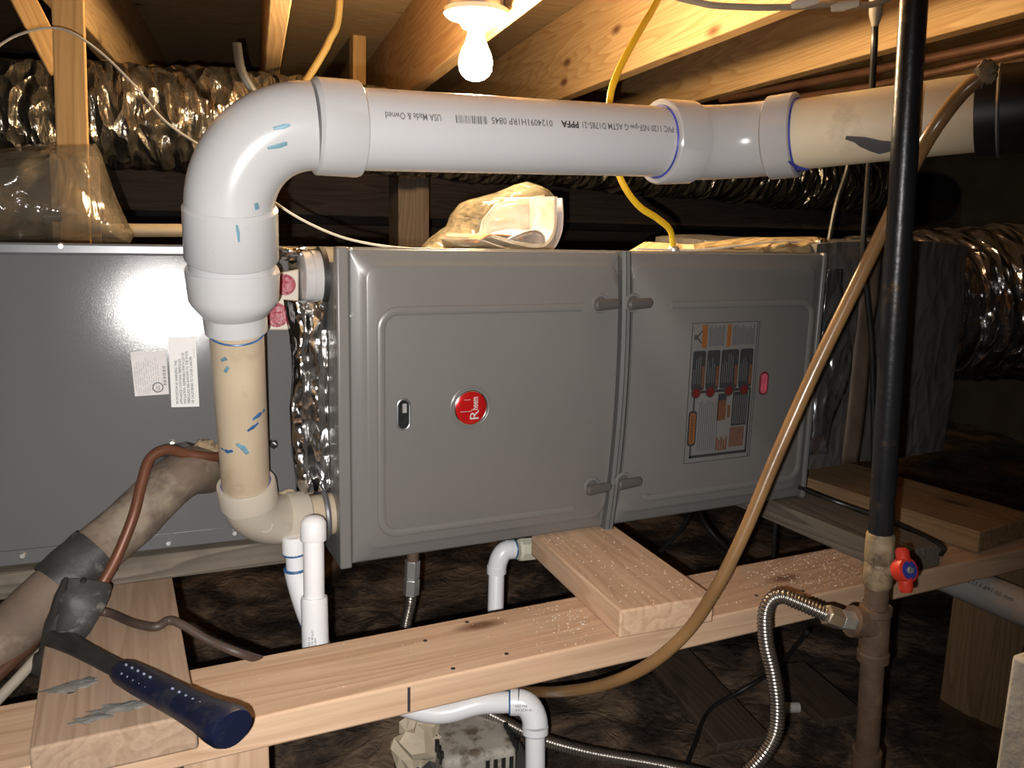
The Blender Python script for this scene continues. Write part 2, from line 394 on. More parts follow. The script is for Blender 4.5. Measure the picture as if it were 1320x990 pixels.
# ------------------------------------------------------------------ the setting
GZ = -H
mb = MB(); nx, ny = 150, 120
for j in range(ny + 1):
    for i in range(nx + 1):
        x = -1.6 + 5.2 * i / nx; y = -0.4 + 4.2 * j / ny
        q = V((x, y, 0))
        h = 0.020 * nz(q, 2.2, 1) + 0.016 * (1 - abs(nz(q, 6, 4)) * 2) + 0.008 * nz(q, 17, 2) - 0.014
        mb.v.append(V((x, y, GZ + h - 0.012)))
for j in range(ny):
    for i in range(nx):
        a = j * (nx + 1) + i; mb.f.append((a, a + 1, a + nx + 2, a + nx + 1))
m_ground, nt, b = nodes_of('ground_sheet')
tc = N(nt, 'ShaderNodeTexCoord')
n1 = N(nt, 'ShaderNodeTexNoise', Scale=5.0, Detail=9.0, Roughness=0.68, Distortion=0.8); nt.links.new(tc.outputs['Object'], n1.inputs['Vector'])
g1 = ramp(nt, [(0.36, (0.022, 0.018, 0.016)), (0.50, (0.07, 0.053, 0.042)), (0.60, (0.19, 0.13, 0.085)), (0.76, (0.36, 0.26, 0.17))], n1.outputs['Fac'])
nt.links.new(g1.outputs[0], b.inputs['Base Color'])
g2 = ramp(nt, [(0.45, (0.22, 0.22, 0.22)), (0.7, (0.8, 0.8, 0.8))], n1.outputs['Fac']); nt.links.new(g2.outputs[0], b.inputs['Roughness'])
n2 = N(nt, 'ShaderNodeTexNoise', Scale=26.0, Detail=5.0, Distortion=1.5); nt.links.new(tc.outputs['Object'], n2.inputs['Vector'])
bp = N(nt, 'ShaderNodeBump', Strength=0.7, Distance=0.012); nt.links.new(n2.outputs['Fac'], bp.inputs['Height']); nt.links.new(bp.outputs[0], b.inputs['Normal'])
floor = mb.build('floor', m_ground)
tag(floor, 'crumpled black plastic sheet and dirt over the crawlspace ground', None, kind='structure')
ce = MB().box((1.0, 1.7, 0.62), (5.2, 4.2, 0.02)).build('ceiling', W_PLY)
tag(ce, 'plywood subfloor seen from below between the joists', None, kind='structure')
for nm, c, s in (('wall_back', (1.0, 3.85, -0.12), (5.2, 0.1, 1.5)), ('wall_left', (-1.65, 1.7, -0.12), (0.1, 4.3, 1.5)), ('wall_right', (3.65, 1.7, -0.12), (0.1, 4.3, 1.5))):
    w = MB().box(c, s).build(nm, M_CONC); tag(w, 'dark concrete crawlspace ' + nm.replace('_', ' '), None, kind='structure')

JZ = 0.375; SL = 0.150
def joist(x, y, label, y1=3.75):
    """left bottom edge passes (x,y)"""
    a = V((x + 0.019 + SL * (0.15 - y), 0.15, JZ + 0.1175)); bb = V((x + 0.019 + SL * (y1 - y), y1, JZ + 0.1175))
    o = board('floor_joist', a, bb, 0.038, 0.235, W_JOIST); return tag(o, label, 'joist', 'floor joists overhead')
q = PZ(700, 0, JZ); joist(q.x - 0.038, q.y, 'wooden floor joist the lamp holder is fixed to')
q = PZ(840, 80, JZ); joist(q.x, q.y, 'wooden floor joist right of the bulb, behind the yellow cable')
q = PZ(1100, 75, JZ); joist(q.x, q.y, 'wooden floor joist above the right end of the white pipe')
q = PZ(347, 0, JZ); joist(q.x, q.y, 'wooden floor joist above the white pipe elbow')
joist(q.x - 0.39, q.y, 'wooden floor joist behind the post at upper left')
q = PZ(1320, 16, JZ); joist(q.x + 0.62, 1.2, 'wooden floor joist at far upper right behind copper pipes')

# far timbers
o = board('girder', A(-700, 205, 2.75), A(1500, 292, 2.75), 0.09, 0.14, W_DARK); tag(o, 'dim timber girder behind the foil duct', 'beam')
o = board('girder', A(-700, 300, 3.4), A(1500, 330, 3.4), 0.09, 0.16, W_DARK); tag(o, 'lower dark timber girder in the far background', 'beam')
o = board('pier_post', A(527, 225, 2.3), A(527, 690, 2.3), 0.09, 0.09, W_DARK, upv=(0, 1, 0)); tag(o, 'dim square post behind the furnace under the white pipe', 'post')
o = board('blocking', A(461, 30, 2.9), A(461, 215, 2.9), 0.045, 0.05, W_POST, upv=(0, 1, 0)); tag(o, 'short reddish wood stud behind the pipe hub left of the bulb', 'stud')

# ------------------------------------------------------------------ furnace
FX0, FX1, FZ0, FZ1, FY = 0.265, 1.129, -0.476, -0.031, 1.105
fur = thing('furnace', 'grey horizontal furnace with two latched doors and round red emblem', 'furnace')
MB().box(((FX0 + FX1) / 2, FY + 0.36, (FZ0 + FZ1 - 0.021) / 2), (FX1 - FX0, 0.72, FZ1 - 0.021 - FZ0)).build('cabinet', M_GREY, fur, bevel=0.003)
MB().box((FX0 + 0.008, FY - 0.007, (FZ0 + FZ1) / 2), (0.017, 0.018, FZ1 - FZ0)).build('corner_flange', M_GREY, fur, bevel=0.003)
MB().box((FX1 - 0.004, FY - 0.004, (FZ0 + FZ1) / 2), (0.010, 0.012, FZ1 - FZ0)).build('corner_flange', M_GREY, fur, bevel=0.003)
MB().box(((FX0 + FX1) / 2, FY + 0.003, FZ1 - 0.012), (FX1 - FX0 - 0.004, 0.006, 0.022)).build('top_flange', M_GREY, fur, bevel=0.001)
def seam_dx(z):
    t = (z + 0.215) / 0.26
    return 0.0145 * max(0, 1 - t * t)
def rrect(x0, x1, z0, z1, r, n=6):
    out = []
    for cx, cz, a0 in ((x1 - r, z1 - r, 0), (x0 + r, z1 - r, 90), (x0 + r, z0 + r, 180), (x1 - r, z0 + r, 270)):
        for k in range(n + 1):
            a = math.radians(a0 + 90 * k / n); out.append((cx + r * math.cos(a), cz + r * math.sin(a)))
    return out
def densify(pts, step=0.02):
    out = []
    for i, p in enumerate(pts):
        q = pts[(i + 1) % len(pts)]; L = math.hypot(q[0] - p[0], q[1] - p[1]); k = max(1, int(L / step))
        for j in range(k): out.append((p[0] + (q[0] - p[0]) * j / k, p[1] + (q[1] - p[1]) * j / k))
    return out
def door(x0, x1, side):
    """pressed sheet door; side=+1: seam at the right edge, -1: seam at the left edge"""
    mb = MB(); z0, z1 = FZ0 + 0.004, FZ1 - 0.003
    def warp(x, z):
        k = (x - x0) / (x1 - x0) if side > 0 else (x1 - x) / (x1 - x0)
        return x + seam_dx(z) * max(0, (k - 0.6) / 0.4)
    rings = []
    spec = [(0.0, 0.003, FY), (0.0, 0.003, FY - 0.006), (0.002, 0.008, FY - 0.008), (0.0125, 0.016, FY - 0.008), (0.020, 0.020, FY - 0.0145), (0.0225, 0.021, FY - 0.0155)]
    base = None
    for ins, r, y in spec:
        # the seam edge has only a narrow return, so the raised field runs almost up to it
        si = min(ins, 0.006)
        a0 = x0 + (ins if side > 0 else si); a1 = x1 - (si if side > 0 else ins)
        P0 = rrect(a0, a1, z0 + ins, z1 - ins, r)
        rings.append((P0, y))
    def resample(P0):
        out = []
        seglens = [3, 14, 3, 30]                       # fixed split so that rings match
        n = 7
        for c in range(4):
            pts = P0[c * n:(c + 1) * n]; nxt = P0[((c + 1) * n) % len(P0)]
            out += pts
            L = 26
            for j in range(1, L): out.append((pts[-1][0] + (nxt[0] - pts[-1][0]) * j / L, pts[-1][1] + (nxt[1] - pts[-1][1]) * j / L))
        return out
    prev = None; first = None
    for P0, y in rings:
        pts = resample(P0); idx = []
        for x, z in pts:
            mb.v.append(V((warp(x, z), y, z))); idx.append(len(mb.v) - 1)
        if prev:
            n = len(idx)
            for i in range(n): mb.f.append((prev[i], prev[(i + 1) % n], idx[(i + 1) % n], idx[i]))
        else: first = idx
        prev = idx
    mb.f.append(tuple(prev))
    o = mb.build('door_panel', M_GREY, fur, sharp=50)
    return o
SX = 0.703
dl = door(FX0 + 0.019, SX - 0.009, 1)
dr = door(SX + 0.006, FX1 - 0.010, -1)
DY = FY - 0.0155
def bead(pts, parent):
    path = []
    for i, p in enumerate(pts):
        path.append(V((p[0], DY, p[1])))
    MB().tube(path, 0.0060, 12, True, flat=(0.48, (0, 1, 0))).build('pressed_bead', M_GREY, parent)
def arc(cx, cz, r, a0, a1, n=8):
    return [(cx + r * math.cos(math.radians(a0 + (a1 - a0) * k / n)), cz + r * math.sin(math.radians(a0 + (a1 - a0) * k / n))) for k in range(n + 1)]
bead([(0.634, -0.116)] + [(0.634 - 0.05 * k, -0.116) for k in range(1, 6)] + arc(0.349, -0.141, 0.025, 90, 180) + [(0.324, -0.141 - 0.05 * k) for k in range(1, 6)] + arc(0.349, -0.408, 0.025, 180, 270) + [(0.349 + 0.05 * k, -0.433) for k in range(1, 6)] + [(0.634, -0.433)], dl)
bead([(0.80, -0.116)] + [(0.80 + 0.05 * k, -0.116) for k in range(1, 6)] + arc(1.074, -0.141, 0.025, 90, 0) + [(1.099, -0.141 - 0.05 * k) for k in range(1, 6)] + arc(1.074, -0.408, 0.025, 0, -90) + [(1.074 - 0.05 * k, -0.433) for k in range(1, 6)] + arc(0.778, -0.4255, 0.0075, -90, -180, 4), dr)
# seam strip
mb = MB(); zz = [FZ0 - 0.004 + (FZ1 - FZ0 + 0.002) * k / 24 for k in range(25)]
for z in zz:
    for dx, y in ((-0.0095, FY), (-0.0085, FY - 0.016), (-0.003, FY - 0.0185), (0.001, FY - 0.015), (0.004, FY - 0.0185), (0.0075, FY - 0.016), (0.008, FY)):
        mb.v.append(V((SX + seam_dx(z) + dx, y, z)))
for i in range(24):
    for k in range(6): a = i * 7 + k; mb.f.append((a, a + 1, a + 8, a + 7))
mb.build('seam_strip', M_STRIP, fur, sharp=60)
# latches
for px, py, sgn in ((780, 392, 1), (822, 391, 1), (769, 628, 1), (809, 621, 1)):
    c = A(px, py, DY - 0.004)
    lt = MB().tube([(c.x - 0.022, DY - 0.011, c.z - 0.001), (c.x - 0.019, DY - 0.012, c.z - 0.001), (c.x + 0.018, DY - 0.012, c.z + 0.001), (c.x + 0.021, DY - 0.011, c.z + 0.001)], [0.005, 0.0088, 0.0078, 0.005], 14, True, flat=(0.6, (0, 1, 0))).build('latch', M_DARKPL, fur)
    MB().ring((c.x - 0.007, DY - 0.0015, c.z + 0.001), (0, 1, 0), 0.0125, 0.0028, 24, 6).build('latch_ring', M_GREY, lt)
    MB().tube([(c.x - 0.007, DY - 0.0008, c.z + 0.001), (c.x - 0.007, DY - 0.002, c.z + 0.001)], 0.0105, 20).build('latch_recess', M_STRIP, lt)
# sight window on the left door
def slot(c, hw, hh, parent, name, glassmat, rimmat):
    path = [(c.x + hw * math.cos(t), c.z + (hh - hw) + hw * math.sin(t)) for t in [math.pi * k / 10 for k in range(11)]] + [(c.x + hw * math.cos(t), c.z - (hh - hw) + hw * math.sin(t)) for t in [math.pi + math.pi * k / 10 for k in range(11)]]
    g = MB().poly_xz(path, DY - 0.0016, DY + 0.004).build(name, glassmat, parent)
    pts = [V((x, DY - 0.001, z)) for x, z in path]
    MB().tube(pts + [pts[0]], 0.0016, 8).build('rim', rimmat, g)
    return g
g = slot(A(520, 534, DY), 0.0088, 0.0215, fur, 'sight_window', M_GLASSK, M_GALV)
c = A(520, 526, DY); MB().box((c.x + 0.001, DY - 0.0022, c.z), (0.006, 0.001, 0.013)).build('window_glint', M_GLINT, g)  # pale box painted as a glint on the glass
slot(A(984, 494, DY), 0.0082, 0.0190, fur, 'sight_window', M_PINK, M_REDP)
# emblem
c = A(606, 525, DY)
em = MB().fitting([(V((c.x, DY + 0.002, c.z)), 0.0245), (V((c.x, DY - 0.0035, c.z)), 0.0245), (V((c.x, DY - 0.0048, c.z)), 0.0225), (V((c.x, DY - 0.0054, c.z)), 0.012)], 40).build('emblem', M_RED, fur)
em['label'] = 'round red emblem with chrome lettering'
MB().ring((c.x, DY - 0.003, c.z), (0, 1, 0), 0.0245, 0.0012, 40, 8).build('emblem_rim', M_CHROME, em)
MB().ring((c.x, DY + 0.0002, c.z), (0, 1, 0), 0.0300, 0.0022, 40, 8).build('emblem_recess', M_GREY, em)
ey = DY - 0.0062
text_mesh('R', 0.020, lambda u, v: V((c.x + 0.011 - v, ey, c.z - 0.0185 + u)), 'emblem_letter', M_SILVER, em, xs=1.25)
text_mesh('heem', 0.0145, lambda u, v: V((c.x + 0.0095 - v, ey, c.z - 0.0035 + u)), 'emblem_letters', M_SILVER, em, bold=0.0002, xs=0.62)
MB().box((c.x - 0.009, ey, c.z - 0.0045), (0.018, 0.0006, 0.0006)).build('emblem_line', M_SILVER, em)
MB().box((c.x - 0.007, ey, c.z + 0.0125), (0.010, 0.0006, 0.0005)).build('emblem_line', M_SILVER, em)
# instruction sheet on the right door
LY = DY - 0.0012
cn = [A(883, 416, DY), A(972, 412, DY), A(960, 584, DY), A(875, 598, DY)]
lx0, lx1 = 0.842, 0.982; lz1, lz0 = -0.1455, -0.381
sheet = MB().box(((lx0 + lx1) / 2, DY - 0.0002, (lz0 + lz1) / 2), (lx1 - lx0, 0.0012, lz1 - lz0)).build('instruction_sheet', M_SILV, fur, smooth=False)
sheet['label'] = 'operating instruction sticker with black panels'
def LU(u, v): return lx0 + u * (lx1 - lx0), lz1 - v * (lz1 - lz0)
def prt(rects, name, mat, lift=0.0):
    mb = MB()
    for u0, u1, v0, v1 in rects:
        xa, za = LU(u0, v0); xb, zb = LU(u1, v1)
        mb.box(((xa + xb) / 2, LY - 0.0002 - lift, (za + zb) / 2), (abs(xb - xa), 0.0005, abs(zb - za)))
    o = mb.build(name, mat, sheet, smooth=False)
    if len(rects) > 4: o['kind'] = 'stuff'
    return o
def rpanel(u0, u1, v0, v1, r, name, mat, lift=0.0):
    xa, za = LU(u0, v0); xb, zb = LU(u1, v1)
    return MB().poly_xz(rrect(xa, xb, zb, za, r, 4), LY - 0.0004 - lift, LY).build(name, mat, sheet, smooth=False)
t = 0.006
prt([(0, 1, 0, t * .6), (0, 1, 1 - t * .6, 1), (0, t, 0, 1), (1 - t, 1, 0, 1), (0.965, 0.972, 0, 1)], 'print_border', M_INK)
prt([(0.15, 0.225, 0.015, 0.175)], 'print_heading', M_ORANGE); prt([(0.515, 0.575, 0.015, 0.175)], 'print_heading', M_ORANGE)
prt([(0.25 + 0.026 * k, 0.266 + 0.026 * k, 0.02 + 0.03 * random.random(), 0.165) for k in range(9)] + [(0.60 + 0.026 * k, 0.616 + 0.026 * k, 0.02 + 0.03 * random.random(), 0.165) for k in range(13)], 'print_text', M_INKG)
xa, za = LU(0.085, 0.10)
MB().ring((xa - 0.003, LY, za), (0, 1, 0), 0.0032, 0.0009, 14, 4).build('print_icon', M_INK, sheet)
mb = MB()
for dx, dz in ((0.009, 0.010), (0.009, -0.010), (-0.005, 0)): mb.tube([(xa - 0.001, LY, za), (xa + dx, LY, za + dz)], 0.0011, 6)
mb.build('print_icon', M_INK, sheet)
for u0, u1 in ((0.04, 0.225), (0.245, 0.435), (0.455, 0.715), (0.735, 0.935)):
    rpanel(u0, u1, 0.195, 0.475, 0.004, 'print_panel', M_INK)
    prt([(u0 + 0.02 + 0.03 * k, u0 + 0.028 + 0.03 * k, 0.22 + 0.12 * random.random(), 0.43) for k in range(int((u1 - u0 - 0.06) / 0.03))], 'print_panel_text', M_INKG, 0.0003)
    prt([(u1 - 0.045, u1 - 0.008, 0.31, 0.455)], 'print_bar', M_BROWNP, 0.0003)
prt([(0.08, 0.93, 0.478, 0.498)], 'print_rail', M_INK, 0.0001)
for u in (0.115, 0.325, 0.60, 0.83):
    x, z = LU(u, 0.492)
    pc = MB().tube([(x, LY - 0.0007, z), (x, LY, z)], 0.0095, 24).build('print_circle', M_INK, sheet)
    MB().tube([(x, LY - 0.001, z), (x, LY - 0.0006, z)], 0.0078, 24).build('print_circle_fill', M_REDP, sheet)
prt([(0.085, 0.105, 0.50, 0.65), (0.075, 0.095, 0.84, 0.965), (0.075, 0.93, 0.945, 0.965), (0.915, 0.94, 0.49, 0.965)], 'print_rail', M_INK)
rpanel(0.03, 0.15, 0.62, 0.875, 0.006, 'print_pill', M_INK, 0.0001); rpanel(0.05, 0.13, 0.635, 0.86, 0.005, 'print_pill_fill', M_ORANGE, 0.0004)
xw, zw = LU(0.108, 0.845)
text_mesh('WARNING', 0.0095, lambda u, v: V((xw - v, LY - 0.0012, zw + u)), 'print_word', M_INK, sheet, bold=0.0001)
prt([(0.18 + 0.03 * k, 0.19 + 0.03 * k, 0.535 + 0.05 * random.random(), 0.92) for k in range(10)], 'print_text', M_INKG)
prt([(0.45, 0.575, 0.51, 0.56)], 'print_block', M_INK); prt([(0.45, 0.575, 0.56, 0.705)], 'print_block', M_BROWNP); prt([(0.60, 0.64, 0.60, 0.69)], 'print_block', M_BROWNP)
prt([(0.67, 0.90, 0.505, 0.755)], 'print_block', M_INK)
prt([(0.69 + 0.03 * k, 0.70 + 0.03 * k, 0.53, 0.74) for k in range(7)], 'print_text', M_INKG, 0.0003)
prt([(0.66 + 0.028 * k, 0.68 + 0.028 * k, 0.765, 0.91) for k in range(8)] + [(0.46 + 0.035 * k, 0.482 + 0.035 * k, 0.83 + 0.02 * (k % 2), 0.93) for k in range(5)], 'print_text', M_BROWNP)
# capped round opening on the furnace's left end
c0 = A(386, 357, 1.17)
cp = MB().fitting([(V((c0.x, 1.165, c0.z)), 0.030), (V((c0.x + 0.002, 1.165, c0.z)), 0.0345), (V((c0.x + 0.014, 1.165, c0.z)), 0.0352), (V((c0.x + 0.0142, 1.165, c0.z)), 0.0365), (V((FX0 - 0.006, 1.165, c0.z)), 0.0368)], 32).build('pipe_plug', M_PVCF, fur)
cp['label'] = 'round white plug in the furnace end'
MB().tube([(FX0 - 0.007, 1.165, c0.z), (FX0, 1.165, c0.z)], 0.042, 32).build('plug_gasket', M_GASKET, cp)
# small screws
for px, py in ((452, 322), (452, 407)):
    c = A(px, py, FY - 0.009); MB().fitting([(V((c.x, FY - 0.008, c.z)), 0.003), (V((c.x, FY - 0.011, c.z)), 0.002)], 10).build('screw', M_SCREW, fur)

# ------------------------------------------------------------------ coil cabinet on the left
coil = thing('coil_cabinet', 'grey sheet metal coil cabinet with white stickers behind the insulated line', 'cabinet')
cw = Matrix.Rotation(math.radians(-3.4), 3, 'Z') @ Matrix.Rotation(math.radians(-5.0), 3, 'X')
piv = V((0.061, 1.19, -0.114))
def K(x, z, y=0.0):                          # x along, z up, y out of the front (negative = towards camera)
    return piv + cw @ V((x - 0.061, y, z + 0.114))
def kbox(x0, x1, z0, z1, y0, y1):
    mb = MB(); mb.box(((x0 + x1) / 2 - 0.061, (y0 + y1) / 2, (z0 + z1) / 2 + 0.114), (x1 - x0, y1 - y0, z1 - z0))
    mb.v = [piv + cw @ v for v in mb.v]; return mb
KX0, KX1, KZ0, KZ1 = -0.62, 0.222, -0.440, -0.036
kbox(KX0, KX1, KZ0, KZ1, 0, 0.50).build('body', M_GREY2, coil, bevel=0.003)
kbox(KX0, KX1 - 0.02, KZ1 - 0.0125, KZ1 + 0.002, -0.007, 0.004).build('top_hem', M_HEM, coil, bevel=0.003)
kbox(KX0, KX1 - 0.01, KZ0 + 0.001, KZ0 + 0.020, -0.004, 0.004).build('bottom_hem', M_GREY2, coil, bevel=0.0015)
def on_coil(px, py, off=0.0):                # point on the cabinet's front under a pixel
    n = cw @ V((0, 1, 0)); p0 = piv + n * off; d = ray(px, py); return d * (p0.dot(n) / d.dot(n))
def kin(p): return cw.transposed() @ (p - piv) + V((0.061, 0, -0.114))
for px, py in ((222, 571), (217, 699), (302, 686), (79, 318), (352, 572), (30, 715)):
    p = on_coil(px, py); n = cw @ V((0, -1, 0))
    s = MB().fitting([(p, 0.0052), (p + n * 0.005, 0.0052), (p + n * 0.0075, 0.003)], 10).build('screw', M_SCREW, coil)
# stickers
def sticker(corners, name, mat, lift):
    ps = [on_coil(*c, -lift) for c in corners]; n = cw @ V((0, 1, 0)) * 0.0008
    return MB().add(ps + [p + n for p in ps], [(0, 1, 2, 3), (7, 6, 5, 4), (0, 4, 5, 1), (1, 5, 6, 2), (2, 6, 7, 3), (3, 7, 4, 0)]).build(name, mat, coil, smooth=False)
def bil(corners, u, v, lift):                # u across, v down
    a, b_, c_, d_ = [V((*q, 0)) for q in corners]
    p = (a * (1 - u) + b_ * u) * (1 - v) + (d_ * (1 - u) + c_ * u) * v
    return on_coil(p.x, p.y, -lift)
c1 = [(217, 435), (252, 434), (257, 524), (221, 525)]
st = sticker(c1, 'warning_sticker', M_PAPER, 0.0012); st['label'] = 'white warning sticker with turned lettering'
lines = ['PROPOSITION 65 WARNING: THIS', 'APPLIANCE CONTAINS FIBERGLASS', 'INSULATION. RESPIRABLE PARTICLES OF', 'FIBERGLASS ARE KNOWN TO THE STATE', 'OF CALIFORNIA TO CAUSE CANCER.']
for i, t in enumerate(lines):
    u0 = 0.27 + i * 0.138
    text_mesh(t, 1.0, lambda u, v, u0=u0: bil(c1, u0 - v * 0.135, 0.955 - u * 0.0405, 0.0017), 'sticker_line', M_INK, st, bold=0.012)
text_mesh('92-24161-29', 0.6, lambda u, v: bil(c1, 0.93 - v * 0.1, 0.30 - u * 0.04, 0.0017), 'sticker_line', M_INKG, st)
c2 = [(168, 454), (214, 452), (218, 508), (174, 511)]
st2 = sticker(c2, 'rating_sticker', M_PAPER2, 0.0012); st2['label'] = 'smaller worn white rating sticker'
mb = MB()
def kq(u0, u1, v0, v1, cc=c2, lf=0.0017):
    ps = [bil(cc, u0, v0, lf), bil(cc, u1, v0, lf), bil(cc, u1, v1, lf), bil(cc, u0, v1, lf)]; mb.add(ps, [(0, 1, 2, 3)])
for i in range(11):
    u = 0.06 + i * 0.066; v = 0.12 + 0.2 * random.random()
    while v < 0.9:
        L = 0.05 + 0.12 * random.random(); kq(u, u + 0.018, v, min(0.95, v + L)); v += L + 0.03 + 0.05 * random.random()
mb.build('sticker_print', plain('pale_print', (0.36, 0.34, 0.34), 0.6), st2, smooth=False)
mb = MB()
for k in range(16): kq(0.86, 0.95, 0.36 + 0.027 * k, 0.36 + 0.027 * k + (0.008 + 0.011 * (k % 3 == 0)))
mb.build('sticker_barcode', M_INKG, st2, smooth=False)
text_mesh('UL', 1.0, lambda u, v: bil(c2, 0.74 - v * 0.16, 0.90 - u * 0.09, 0.0018), 'sticker_mark', M_INKG, st2)
p = bil(c2, 0.69, 0.83, 0.0018); MB().ring(p, cw @ V((0, 1, 0)), 0.0062, 0.0006, 18, 4).build('sticker_mark', M_INKG, st2)
# drain ports with red plugs
pb = [(347, 354), (383, 347), (383, 388), (377, 425), (343, 425), (343, 400)]
n = cw @ V((0, -1, 0))
blk = MB()
ps = [on_coil(*q) for q in pb]; m_ = len(ps)
blk.add(ps + [p + n * 0.018 for p in ps], [tuple(range(m_, 2 * m_)), tuple(reversed(range(m_)))] + [(i, (i + 1) % m_, (i + 1) % m_ + m_, i + m_) for i in range(m_)])
drain = blk.build('drain_port_block', M_PVCOLD2, coil, bevel=0.002)
for px, py, r in ((367, 367, 0.0122), (356, 406, 0.0142)):
    p = on_coil(px, py, -0.018)
    cpn = MB().fitting([(p, r * 1.18), (p + n * 0.002, r * 1.18), (p + n * 0.0021, r), (p + n * 0.008, r), (p + n * 0.0085, r * 0.84), (p + n * 0.006, r * 0.80)], 24).build('drain_plug', M_REDCAP, drain)
    for k in (-1, 1):
        MB().box(p + n * 0.007 + V((0, 0, 0.0035 * k)), (r * 1.1, 0.003, 0.002)).build('plug_rib', M_REDCAP, drain)
# putty around the line penetration
pu = MB().blob(on_coil(240, 598) + n * 0.010, (0.040, 0.020, 0.026), 0.5, 2.2, 3).blob(on_coil(272, 600) + n * 0.012, (0.026, 0.022, 0.030), 0.5, 2.2, 8).build('putty_seal', M_PUTTY, coil)
MB().blob(on_coil(263, 576) + n * 0.016, (0.017, 0.014, 0.011), 0.6, 3, 5).build('foam_lump', M_FOAM, pu)
MB().blob(on_coil(352, 572) + n * 0.004, (0.006, 0.006, 0.006), 0.6, 3, 5, 8, 6).build('putty_lump', M_PUTTY, coil)
MB().blob(on_coil(371, 641) + n * 0.012, (0.019, 0.012, 0.012), 0.7, 3, 6).build('foam_lump', M_FOAM, coil)
# foil seal between the coil cabinet and furnace
mb = MB(); nu, nv = 26, 70
for j in range(nv + 1):
    v = j / nv; z = -0.104 - 0.270 * v
    xl = 0.207 + 0.008 * math.sin(v * 5) + (0.022 * max(0, v - 0.55) / 0.45) ; xr = FX0 - 0.001
    for i in range(nu + 1):
        u = i / nu; x = xl + (xr - xl) * u
        pl = 0.016 * abs(math.sin(u * 6.3 + 0.9 * nz((0, 0, z), 8, 1))) + 0.009 * nz((x, 0, z * 0.45), 50, 3) + 0.004 * nz((x, 0, z * 0.6), 110, 5)
        mb.v.append(V((x, 1.148 - pl, z)))
for j in range(nv):
    for i in range(nu): a = j * (nu + 1) + i; mb.f.append((a, a + 1, a + nu + 2, a + nu + 1))
o = mb.build('foil_tape_strip', M_FOIL, None, sharp=25); so = o.modifiers.new('thickness', 'SOLIDIFY'); so.thickness = 0.0015
tag(o, 'crumpled shiny foil tape strip sealing coil cabinet to furnace', 'tape')
o = MB().blob(A(384, 328, 1.20), (0.030, 0.02, 0.010), 0.8, 3, 2, 20, 14).build('foil_scrap', M_FOIL); tag(o, 'crumpled foil scrap above the round white plug', 'foil')

# ------------------------------------------------------------------ white vent pipe
vent = thing('vent_pipe', 'large white plastic vent pipe with elbow dropping to the furnace', 'pipe')
YP = 0.947
pL, pR = A(440, 166, YP), A(872, 184, YP); ax = (pR - pL).normalized()
pipe = MB().tube([pL, pR], 0.0445, 40).build('straight_pipe', M_PVC, vent)
e0, ec, e1 = A(402, 163, YP), A(290, 158, 0.952), A(296, 274, 0.968)
ep = bez(e0, ec, e1, 18)
elb = MB().tube(ep, 0.0470, 36).build('elbow', M_PVCF, vent)
hE = A(461, 167, YP)
hub = MB().fitting([(e0 + ax * 0.000, 0.0470), (e0 + ax * 0.004, 0.0515), (hE - ax * 0.002, 0.0520), (hE, 0.0508), (hE, 0.045)], 40).build('elbow_hub', M_PVCF, elb)
MB().ring(hE + ax * 0.0005, ax, 0.0452, 0.0011, 40, 6).build('cement_ring', M_NAVY, elb)
dA, dB = A(297, 268, 0.966), A(299, 333, 0.984); dd = (dB - dA).normalized()
MB().fitting([(dA - dd * 0.004, 0.0470), (dA, 0.0500), (dB - dd * 0.002, 0.0505), (dB, 0.0492), (dB, 0.044)], 40).build('elbow_hub', M_PVCF, elb)
dC = A(300, 347, 0.986)
neck = MB().tube([dB - dd * 0.01, dC + dd * 0.01], 0.0465, 36).build('pipe_neck', M_PVC, vent)
dD, dE, dF = A(302, 388, 0.990), A(303, 404, 0.993), A(305, 427, 0.997)
MB().fitting([(dC, 0.0465), (dC, 0.0500), (dC + dd * 0.003, 0.0510), (dD - dd * 0.003, 0.0490), (dD, 0.0475), (dE, 0.0365), (dE + dd * 0.002, 0.0352), (dF, 0.0345), (dF, 0.030)], 40).build('reducer', M_PVCF, vent)
dG = A(317, 628, 1.088)
drop = MB().tube([dF - (dG - dF) * 0.05, dG + (dG - dF) * 0.05], 0.0302, 32).build('drop_pipe', M_PVCOLD, vent); drop['label'] = 'yellowed narrower drop pipe'
ddn = (dG - dF).normalized()
MB().ring(dF + ddn * 0.0006, ddn, 0.0306, 0.0012, 32, 6).build('primer_ring', M_BLUE, drop)
# lower elbow
l0 = A(317, 622, 1.088); l0b = A(321, 646, 1.096)
l1 = A(366, 669, 1.132); lc = A(326, 674, 1.112); l2 = A(393, 668, 1.136)
lx = (l2 - l1).normalized()
low = MB().fitting([(l0, 0.030), (l0, 0.0365), (l0 + (l0b - l0) * 0.1, 0.0378), (l0b, 0.0378)] , 32).tube(bez(l0b, lc, l1, 14), 0.0345, 32).fitting([(l1, 0.034), (l1 + lx * 0.003, 0.0378), (l2 - lx * 0.002, 0.0378), (l2, 0.036), (l2, 0.030)], 32).build('lower_elbow', M_PVCOLD2, vent)
MB().ring(l0 - (l0b - l0).normalized() * 0.0005, l0b - l0, 0.0308, 0.0010, 32, 6).build('cement_ring', M_NAVY, low)
p = A(342, 677, 1.08); MB().ring(p, ray(342, 677), 0.0092, 0.0009, 20, 5).build('moulded_mark', M_PVCOLD2, low)
MB().tube([l2 - lx * 0.01, V((FX0 + 0.02, 1.139, l2.z + 0.002))], 0.0300, 28).build('stub_pipe', M_PVCOLD, vent)
gx = FX0 - 0.012
MB().ring((gx, 1.139, l2.z + 0.002), (1, 0, 0.02), 0.036, 0.0042, 32, 8).build('grommet', M_GALV, vent)
